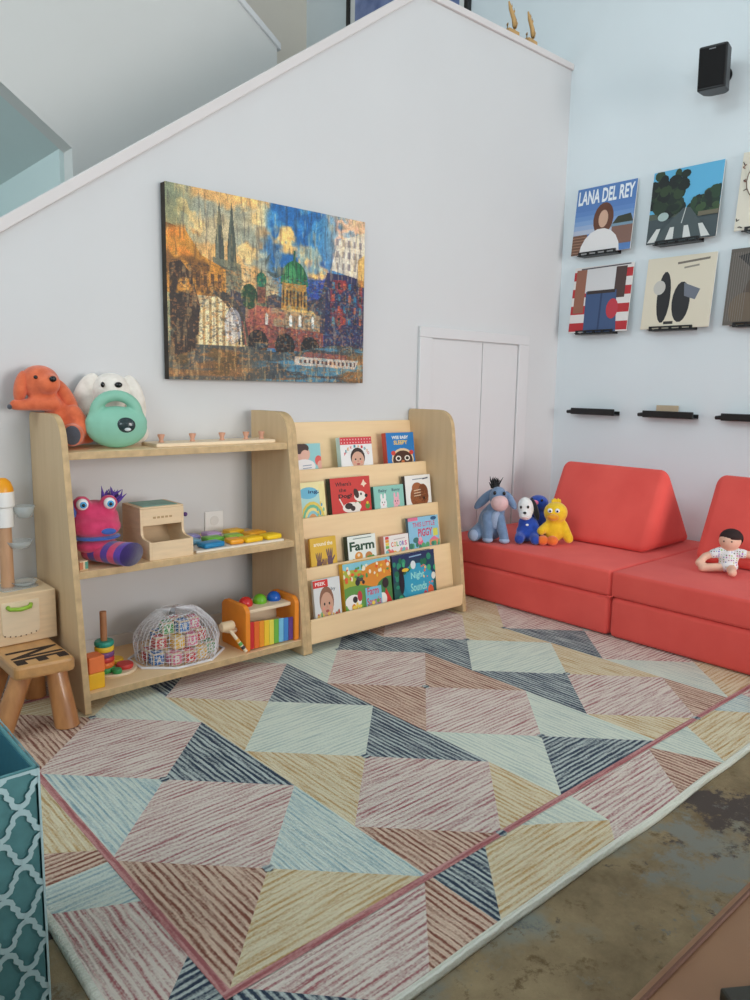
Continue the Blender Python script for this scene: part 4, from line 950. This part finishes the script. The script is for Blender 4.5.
part('stamped_letters', bm, mat('burnt_tint', (176, 142, 100), .6), t)
for x, c, n_ in ((-.02, (196, 80, 60), 'red'), (.02, (170, 170, 60), 'olive')):
    bm = BM(); lathe(bm, [(0, 0), (.015, 0), (.015, .005), (0, .005)], (0, 0, 0), 18); tag(part('token', bm, mat('token_'+n_, c, .5), None, loc=(-2.285+x, -.235, .3975)), n_+' round wooden token lying in the drawer of the pale toy box', 'token', 'tokens in the toy box')
# tray of coloured tiles
bm = BM(); bb(bm, -.162, .162, -.105, .1, 0, .007, .002)
tag(part('puzzle_board', bm, mat('tray_white', (226, 218, 206), .5, .04), None, loc=(-2.037, -.168, .3852)), 'thin pale board holding colourful plastic pieces, right end of the middle shelf board', 'board')
TL = [(-2.13, -.238, (24, 128, 178), 'bright blue', 1.1), (-2.045, -.236, (238, 160, 30), 'amber', .7), (-1.985, -.24, (244, 196, 20), 'golden yellow', 1.), (-1.908, -.24, (246, 206, 30), 'lemon yellow', .9),
      (-2.165, -.165, (120, 170, 196), 'pale blue', .9), (-2.085, -.17, (110, 180, 60), 'leaf green', .9), (-2.01, -.175, (150, 196, 70), 'lime green', .8), (-1.925, -.17, (240, 170, 40), 'orange yellow', 1.),
      (-2.135, -.1, (150, 146, 206), 'lilac blue', 1.), (-2.05, -.1, (190, 160, 210), 'pale lilac', .8), (-1.965, -.1, (244, 190, 40), 'warm yellow', .9)]
for x, y, c, nm, k in TL:
    t = thing('puzzle_piece', nm+' plastic piece lying on the pale puzzle board', 'puzzle piece', (x, y, .3924), rnd(-.12, .12), 'coloured pieces on the puzzle board')
    bm = BM(); bb(bm, -.034*k, .034*k, -.025, .025, 0, .0165, .006, 3); p_ = part('shell', bm, mat('piece_'+nm.replace(' ', '_'), c, .35, .03), t, smooth=True, auto=.8)
    bm = BM(); bb(bm, -.022*k, .022*k, -.014, .014, .0162, .0172, .0005); part('inset', bm, mat('piece_'+nm.replace(' ', '_'), c), t)
# cubes, ring stacker
for z, c, nm in ((.0522, (240, 184, 30), 'yellow'), (.0992, (236, 120, 60), 'orange')):
    bm = BM(); bb(bm, -.0232, .0232, -.0232, .0232, 0, .0465, .003)
    tag(part('toy_block', bm, mat('block_'+nm, c, .5, .04), None, loc=(-2.535, -.292, z), rot=(0, 0, .1 if nm == 'orange' else .03)), nm+' cube '+('under the orange cube' if nm == 'yellow' else 'on top of the yellow cube')+' at the left end of the bottom board', 'block', 'stacked cubes')
t = thing('stacking_toy', 'wooden ring stacker with a tall peg on a round base, bottom shelf board', 'toy', (-2.44, -.205, .0522))
bm = BM(); lathe(bm, [(0, 0), (.064, 0), (.066, .004), (.064, .009), (0, .009)], (0, 0, 0), 36); part('base', bm, pale_wood, t, smooth=True, auto=.7)
px_, py_ = -.034, -.016
bm = BM(); cyl(bm, (px_, py_, .008), (px_, py_, .19), .0095); part('peg', bm, mat('peg_wood', (170, 116, 78), .5, .1), t, smooth=True, auto=.8)
RC = [('leaf_green', (60, 150, 80)), ('orange_ring', (236, 120, 50)), ('red_ring', (204, 60, 56)), ('plum', (120, 70, 130)), ('yellow_ring', (240, 196, 50)), ('teal_ring', (40, 150, 130))]
for k, (nm, c) in enumerate(RC):
    z = .0095+.0158*k
    bm = BM(); lathe(bm, [(.0105, z), (.025, z), (.0275, z+.004), (.0275, z+.011), (.025, z+.015), (.0105, z+.015)], (px_, py_, 0), 28)
    o = part('stacking_ring', bm, mat(nm, c, .45, .03), None, smooth=True, auto=.8, loc=(-2.44, -.205, .0522))
    tag(o, ['green', 'orange', 'red', 'plum', 'yellow', 'teal'][k]+' ring on the tall peg, '+['lowest of six', 'second from the bottom', 'third from the bottom', 'fourth from the bottom', 'second from the top', 'topmost of six'][k], 'ring', 'rings on the peg')
for x, y, c, nm in ((.024, -.02, (206, 62, 56), 'red'), (.018, .036, (240, 190, 40), 'yellow'), (-.012, -.05, (50, 150, 84), 'green')):
    bm = BM(); r = .025 if nm != 'green' else .014; lathe(bm, [(.007, 0), (r-.002, 0), (r, .004), (r, .009), (r-.002, .013), (.007, .013)], (0, 0, 0), 26)
    tag(part('loose_ring', bm, mat('loose_'+nm, c, .45, .03), None, smooth=True, auto=.8, loc=(-2.44+x, -.205+y, .0614)), nm+' ring lying loose on the round base beside the peg', 'ring', 'loose rings on the stacker base')
# net bag of blocks
cx, cy, cz = -2.236, -.205, .0524
bw2 = mat('block_wood', (222, 200, 168), .55, .06)
bl_cols = [('blue', (50, 120, 190)), ('red', (206, 62, 62)), ('green', (80, 160, 80)), ('pink', (222, 120, 150)), ('yellow', (236, 190, 60))]
P3 = [(-.088, -.04, 0), (-.046, -.07, 0), (-.003, -.078, 0), (.041, -.07, 0), (.085, -.04, 0), (-.09, .004, 0), (-.046, -.025, 0), (-.002, -.033, 0), (.042, -.025, 0), (.088, .004, 0), (-.04, .03, 0), (.005, .03, 0), (.05, .03, 0),
      (-.07, -.022, .0415), (-.026, -.052, .0415), (.018, -.052, .0415), (.062, -.024, .0415), (-.028, -.006, .0415), (.017, -.006, .0415), (-.045, .038, .0415), (.03, .04, .0415), (-.044, -.02, .083), (.0, -.034, .083), (.044, -.018, .083), (-.005, .012, .083)]
wl = ['far left of the front row', 'front row second from the left', 'front row middle', 'front row second from the right', 'far right of the front row', 'left end behind the front row', 'second row left', 'second row middle', 'second row right', 'right end behind the front row', 'back row left', 'back row middle', 'back row right',
      'middle layer far left', 'middle layer front left', 'middle layer front right', 'middle layer far right', 'middle layer inner left', 'middle layer inner right', 'middle layer back left', 'middle layer back right', 'top layer left', 'top layer front', 'top layer right', 'top layer back']
for k, (x, y, z) in enumerate(P3):
    nm, c = bl_cols[(k*3+k//5) % 5]
    t = thing('letter_block', '%s framed letter block in the white net bag, %s' % (nm, wl[k]), 'block', (cx+x, cy+y, cz+.0012+z), rnd(-.12, .12), 'letter blocks in the net bag')
    bm = BM(); bb(bm, -.0185, .0185, -.0185, .0185, 0, .040, .003); part('cube', bm, bw2, t)
    bm = BM()
    for a in range(4):
        q = bb(bm, -.015, .015, -.0192, -.0184, .005, .035); xf(bm, q, rot=(0, 0, a*PI/2))
    bb(bm, -.015, .015, -.015, .015, .0398, .0404); part('coloured_frame', bm, mat('frame_'+nm, c, .5, .04), t)
    A = Art(.02, .022, (0, 0, 0)); A.L = []; A.text('ABCDEHKLMNOPRSTUXYZGJVWFI'[k], .1, 0, .9, 1, (240, 232, 214), .03)
    A.build('letter', pr, t, Matrix.Translation((-.01, -.0196, .009)) @ FRONT)
t = thing('net_bag', 'white mesh bag full of coloured letter blocks on the bottom board', 'bag', (cx, cy, cz))
bm = BM(); nu, nv = 40, 13; rings = []
for j in range(nv+1):
    v = j/nv; ring = []
    for i in range(nu):
        a = 2*PI*i/nu; oc = 1/max(abs(math.cos((a+PI/8) % (PI/4)-PI/8)), .6)
        rx, ry = .126*(1-.5*v**3)*(1+.05*math.sin(PI*v)), .118*(1-.5*v**3)*(1+.05*math.sin(PI*v)); k = (1+.05*(oc-1))
        wv = .009*mnoise.noise((math.cos(a)*2.5, math.sin(a)*2.5, v*3))
        ring.append(bm.verts.new(((rx+wv)*k*math.cos(a), (ry+wv)*k*math.sin(a), .004+.142*v**.85+.012*mnoise.noise((math.cos(a)*2, math.sin(a)*2, 4))*v)))
    rings.append(ring)
for j in range(nv):
    for i in range(nu):
        a, b, c, d = rings[j][i], rings[j][(i+1) % nu], rings[j+1][(i+1) % nu], rings[j+1][i]
        bm.faces.new((a, b, c)); bm.faces.new((a, c, d))
top = bm.verts.new((0.0, .01, .150))
for i in range(nu): bm.faces.new((rings[-1][i], rings[-1][(i+1) % nu], top))
net = part('net', bm, mat('net_cord', (236, 236, 240), .7, .02), t)
wf = net.modifiers.new('Wireframe', 'WIREFRAME'); wf.thickness = .0024; wf.use_even_offset = False
bm = BM(); tube(bm, [(.15*math.cos(2*PI*k/8+.39), .124*math.sin(2*PI*k/8+.39), .004) for k in range(8)], .004, 8, closed=True); part('hem', bm, mat('hem_white', (232, 232, 236), .7, .02), t)
bm = BM(); cyl(bm, (-.03, -.03, .146), (-.034, -.045, .163), .009, .008); part('cord_stopper', bm, mat('grey_stopper', (150, 152, 156), .5), t, smooth=True, auto=.8)
# pound and tap bench with xylophone
ogw = mat('orange_wood', (238, 140, 34), .45, .04)
t = thing('pounding_bench', 'orange wooden pounding bench with a rainbow xylophone, right end of the bottom board', 'toy', (-1.957, -.249, .0522))
for x in (-.1035, .0865):
    bm = BM(); prism(bm, round_poly([(-.078, 0), (.07, 0), (.07, .135), (.05, .15), (-.06, .15), (-.078, .135)], [.008, .008, .02, .02, .02, .02], 4), 'x', x, x+.017); part('end_panel', bm, ogw, t, bevel=.002)
bm = BM(); bb(bm, -.087, .087, -.055, .055, .118, .13, .002); part('top_board', bm, pale_wood, t)
bm = BM(); bb(bm, -.087, .087, .03, .04, .01, .118, .001); part('back_board', bm, pale_wood, t)
bm = BM(); prism(bm, [(-.062, .004), (.02, .004), (.02, .06), (-.05, .06)], 'x', -.0863, .0863); xb = part('xylophone_frame', bm, pale_wood, t)
for k, c in enumerate([(206, 40, 44), (234, 110, 40), (240, 150, 40), (244, 200, 50), (230, 216, 80), (110, 180, 70), (120, 190, 222), (60, 130, 200), (100, 60, 130)]):
    x = -.086+.0191*k; h = .094-.0016*k
    bm = BM(); bb(bm, x, x+.0182, -.0705, -.064, .004, h, .0012); part('key', bm, mat('key_%d' % k, c, .4, .02), t)
for x, c, nm in ((-.055, (206, 44, 44), 'red'), (.0, (110, 180, 40), 'green'), (.055, (20, 90, 180), 'blue')):
    bm = BM(); sph(bm, (0, 0, 0), .0235); tag(part('wooden_ball', bm, mat('ball_'+nm, c, .25, .02), None, smooth=True, loc=(-1.957+x, -.249, .0522+.136)), nm+' wooden ball in the top of the orange pounding bench', 'ball', 'balls on the pounding bench')
bm = BM(); lathe(bm, [(0, 0), (.021, 0), (.023, .004), (.021, .008), (0, .008)], (-.1255, -.02, .062), 26); part('side_tray', bm, pale_wood, t, smooth=True, auto=.7)
t = thing('toy_mallet', 'pale wooden mallet with striped handle leaning at the left end of the orange bench', 'mallet', (-2.082, -.304, .0522))
bm = BM(); a0, a1 = Vector((.018, -.03, .0075)), Vector((-.03, .004, .092)); cyl(bm, a0, a1, .0058); part('handle', bm, pale_wood, t, smooth=True, auto=.8)
for k, c in enumerate(((60, 60, 62), (96, 170, 80), (230, 160, 60))): bm = BM(); d = (a1-a0); cyl(bm, a0+d*(.12+.14*k), a0+d*(.22+.14*k), .0064); part('stripe', bm, mat('mallet_stripe_%d' % k, c, .5), t, smooth=True, auto=.8)
bm = BM(); lathe(bm, [(0, -.022), (.013, -.022), (.016, -.018), (.016, .018), (.013, .022), (0, .022)], tuple(a1), 20, axis='X'); part('head', bm, beech, t, smooth=True, auto=.7)

# ================================================================ soft toys on the couch
def sit(name, label, x, y, rz=-.9, grp='soft toys in the couch corner'): return thing(name, label, 'soft toy', (x, y, .2475), rz, grp)
db = plush('grey_blue_plush', (108, 134, 168), (124, 150, 184)); dl = plush('pale_blue_plush', (160, 178, 206)); pkp = plush('dusty_pink_plush', (220, 182, 182)); blk = plush('black_plush', (22, 22, 26))
t = sit('plush_donkey', 'grey blue plush donkey with pink muzzle and black mane tuft, sitting beside the bookcase', -.772, -.250); t.scale = (1.09,)*3
bm = BM(); sph(bm, (0, .01, .07), (.055, .05, .07)); sph(bm, (.01, 0, .115), (.04, .038, .04)); sph(bm, (.022, -.02, .178), (.036, .036, .042))
limb(bm, (-.02, -.03, .1), (-.012, -.05, .016), .021, .02); limb(bm, (.03, -.03, .1), (.052, -.052, .017), .02, .019); limb(bm, (-.045, 0, .035), (-.066, -.035, .026), .032, .027)
blob('body', bm, db, t, .0055)
one('ear', db, t, sph, (-.032, -.002, .165), (.018, .012, .055), (0, .75, 0)); one('ear', db, t, sph, (.07, -.01, .165), (.015, .011, .042), (0, -.55, 0))
one('muzzle', pkp, t, sph, (.028, -.046, .157), (.034, .028, .032)); one('belly_patch', dl, t, sph, (.018, -.036, .088), (.024, .014, .036))
for x, y in ((-.012, -.052), (.052, -.054)): one('hoof', dl, t, sph, (x, y, .012), (.021, .021, .0118))
one('foot_pad', dl, t, sph, (-.068, -.055, .028), (.018, .012, .022))
for x in (.008, .044): one('eye', eye_k, t, sph, (x, -.05, .197), (.006, .004, .008))
bm = BM()
for k in range(60):
    p = Vector((.008+rnd(-.014, .014), .0+rnd(-.014, .014), .212+rnd(-.004, .008))); d = Vector((rnd(-.6, .6), rnd(-.6, .6), 1)).normalized()*rnd(.02, .042); cyl(bm, p, p+d, .0045, .0008, 5)
part('mane_tuft', bm, blk, t)
bl2 = plush('royal_blue_plush', (28, 66, 160), (36, 80, 180)); wp = plush('white_plush', (232, 230, 228))
t = sit('plush_puppy', 'white faced plush puppy with a black ear and blue romper, beside the donkey', -.668, -.362); t.scale = (.95,)*3
bm = BM(); sph(bm, (0, 0, .045), (.05, .042, .045)); sph(bm, (.0, 0, .085), (.042, .036, .036)); limb(bm, (-.03, -.03, .03), (-.035, -.07, .022), .024, .022); limb(bm, (.03, -.03, .03), (.035, -.07, .022), .024, .022); limb(bm, (.03, -.01, .09), (.045, -.03, .055), .016, .016)
blob('romper', bm, bl2, t, .0055)
bm = BM(); sph(bm, (-.012, -.006, .155), (.037, .036, .05), (0, -.15, 0)); sph(bm, (-.012, -.03, .125), (.03, .026, .022)); hd = blob('head', bm, wp, t, .0055)
one('ear', blk, hd, sph, (.032, 0, .148), (.014, .016, .05), (0, -.3, 0)); one('nose', eye_k, hd, sph, (-.016, -.056, .14), (.008, .006, .006)); one('eye', eye_k, hd, sph, (-.002, -.041, .165), (.005, .004, .007)); one('eye', eye_k, hd, sph, (-.033, -.036, .162), (.005, .004, .007)); one('muzzle', pkp, hd, sph, (-.014, -.05, .116), (.013, .007, .005))
one('chest_badge', wp, t, sph, (-.002, -.0365, .083), (.007, .0015, .005))
t = sit('plush_creature', 'dark blue fluffy plush with a pink nose half hidden behind the yellow bird', -.560, -.335); t.scale = (1.04,)*3
bm = BM(); sph(bm, (0, 0, .07), (.05, .045, .07)); sph(bm, (0, -.01, .15), (.043, .04, .036)); limb(bm, (-.03, -.02, .1), (-.06, -.04, .06), .018, .018)
blob('body', bm, bl2, t, .0055)
one('nose', plush('bright_pink_plush', (232, 110, 150)), t, sph, (-.018, -.052, .158), (.017, .014, .011)); one('eye', eye_k, t, sph, (.012, -.046, .168), .0055); one('eye', eye_k, t, sph, (-.03, -.044, .172), .0055)
yl = plush('yellow_plush', (238, 190, 22), (246, 206, 40)); orp = plush('orange_foot_plush', (236, 116, 40))
t = sit('plush_bird', 'bright yellow plush bird with orange feet leaning on the coral wedge', -.602, -.452); t.scale = (.94,)*3
bm = BM(); sph(bm, (0, 0, .058), (.05, .045, .055)); sph(bm, (.004, -.004, .142), (.054, .05, .05)); limb(bm, (0, 0, .08), (0, 0, .11), .036, .036)
limb(bm, (.04, -.005, .088), (.066, -.025, .028), .02, .022); limb(bm, (-.036, -.012, .08), (-.058, -.04, .06), .018, .02)
blob('body', bm, yl, t, .0055)
for k in range(5): one('crest', yl, t, sph, (-.012+.008*k, 0, .192+.004*(k % 2)), (.006, .006, .011))
for x in (-.05, -.008): one('foot', orp, t, sph, (x, -.062, .0225), (.026, .028, .022))
one('beak', plush('amber_plush', (236, 156, 24)), t, sph, (-.01, -.055, .128), (.026, .02, .014))
for x in (-.024, .008):
    e_ = one('eye', eye_w, t, sph, (x, -.047, .156), (.0115, .008, .011)); one('pupil', mat('eye_navy', (20, 40, 90), .2), e_, sph, (x, -.0545, .155), (.005, .0025, .005))
# cloth doll
sk = mat('doll_cloth', (228, 184, 160), .85, .04, 40, .1, 400); rom = bpy.data.materials.new('dotted_romper'); rom.use_nodes = True
N = rom.node_tree.nodes; Lk = rom.node_tree.links; tc = N.new('ShaderNodeTexCoord'); vo = N.new('ShaderNodeTexVoronoi'); vo.inputs['Scale'].default_value = 110; vo.inputs['Randomness'].default_value = .25
rp = N.new('ShaderNodeValToRGB'); rp.color_ramp.elements[0].position = .3; rp.color_ramp.elements[0].color = (1, 1, 1, 1); rp.color_ramp.elements[1].position = .36; rp.color_ramp.elements[1].color = (0, 0, 0, 1)
hs = N.new('ShaderNodeHueSaturation'); hs.inputs['Saturation'].default_value = 1.; hs.inputs['Value'].default_value = .55; mx = N.new('ShaderNodeMix'); mx.data_type = 'RGBA'; mx.inputs[6].default_value = lin((226, 228, 228))
Lk.new(tc.outputs['Object'], vo.inputs['Vector']); Lk.new(vo.outputs['Distance'], rp.inputs[0]); Lk.new(vo.outputs['Color'], hs.inputs['Color']); Lk.new(hs.outputs[0], mx.inputs[7]); Lk.new(rp.outputs[0], mx.inputs[0]); Lk.new(mx.outputs[2], N['Principled BSDF'].inputs['Base Color']); N['Principled BSDF'].inputs['Roughness'].default_value = .85
t = thing('cloth_doll', 'small cloth doll with dark hair and a dotted white romper, sitting against the wedge', 'doll', (-.535, -1.165, .2475), -1.16); t.scale = (.93,)*3
bm = BM(); sph(bm, (0, 0, .128), (.041, .036, .037)); limb(bm, (0, 0, .09), (0, 0, .105), .018, .018)
limb(bm, (-.03, 0, .083), (-.085, -.01, .058), .0155, .0145); limb(bm, (-.085, -.01, .058), (-.104, -.03, .034), .0145, .015); limb(bm, (.03, 0, .083), (.098, -.005, .078), .0155, .015)
limb(bm, (-.025, -.015, .022), (-.09, -.04, .018), .018, .0165); limb(bm, (.012, -.015, .022), (.016, -.085, .019), .018, .0165); limb(bm, (.016, -.085, .019), (.015, -.098, .024), .0165, .016); sph(bm, (0, 0, .05), (.03, .024, .04))
blob('body', bm, sk, t, .0045)
bm = BM(); sph(bm, (0, 0, .056), (.0365, .03, .044)); limb(bm, (-.028, 0, .083), (-.056, -.005, .071), .0195, .0185); limb(bm, (.028, 0, .083), (.052, -.002, .081), .0195, .0185); sph(bm, (0, -.005, .028), (.038, .03, .026)); blob('romper', bm, rom, t, .0045)
bm = BM(); sph(bm, (.004, .006, .138), (.042, .038, .036))
for v in [v for v in bm.verts if v.co.z < .136 and v.co.y < -.004 or v.co.z < .112]: bm.verts.remove(v)
o = part('hair', bm, mat('doll_hair', (40, 20, 20), .8, .2, 60), t, smooth=True); sd = o.modifiers.new('s', 'SOLIDIFY'); sd.thickness = .003; sd.offset = 0
for x in (-.018, .01): one('eye', eye_k, t, sph, (x-.004, -.0345, .13), (.0028, .002, .0032))

# ================================================================ light and camera
def area(name, loc, rot, sx, sy, power, col):
    l = bpy.data.lights.new(name, 'AREA'); l.shape = 'RECTANGLE'; l.size, l.size_y = sx, sy; l.energy = power; l.color = col
    o = bpy.data.objects.new(name, l); COL.objects.link(o); o.location = loc; o.rotation_euler = rot; return o
area('window_daylight', (-1.25, -6.0, 1.18), (PI/2, 0, 0), 1.85, 1.8, 132, (1., .955, .935))
area('left_window_daylight', (-6.0, -4.4, 1.55), (0, -PI/2, 0), 1.85, 2.6, 90, (.76, .93, 1.))
area('stair_window_daylight', (-6.0, -.5, 3.75), (0, -PI/2, 0), 1.6, 2.7, 72, (.80, .94, 1.))
area('recess_window_daylight', (-6.0, 1.65, 1.75), (0, -PI/2, 0), 1.6, .75, 13, (.9, .97, 1.))
w = bpy.data.worlds.new('daylight'); S.world = w; w.use_nodes = True
w.node_tree.nodes['Background'].inputs[0].default_value = (.72, .84, 1., 1); w.node_tree.nodes['Background'].inputs[1].default_value = .3
cam = bpy.data.cameras.new('camera'); co = bpy.data.objects.new('camera', cam); COL.objects.link(co)
cam.sensor_fit = 'HORIZONTAL'; cam.sensor_width = 36.; cam.lens = 36.*756.486/750.; cam.clip_start = .02
yaw, pitch, roll = .72987, .14852, .01737
f = Vector((math.sin(yaw)*math.cos(pitch), math.cos(yaw)*math.cos(pitch), -math.sin(pitch))); r0 = Vector((math.cos(yaw), -math.sin(yaw), 0)); u0 = r0.cross(f)
rr = r0*math.cos(roll)+u0*math.sin(roll); uu = -r0*math.sin(roll)+u0*math.cos(roll)
R = Matrix((rr, uu, -f)).transposed().to_4x4(); co.matrix_world = Matrix.Translation((-3.3007, -2.31627, .89791)) @ R
S.camera = co
S.view_settings.view_transform = 'Standard'; S.view_settings.look = 'None'; S.view_settings.gamma = 1.; S.view_settings.use_curve_mapping = False
S.view_settings.exposure = .06
S.cycles.max_bounces = 8; S.cycles.diffuse_bounces = 5; S.cycles.use_denoising = True
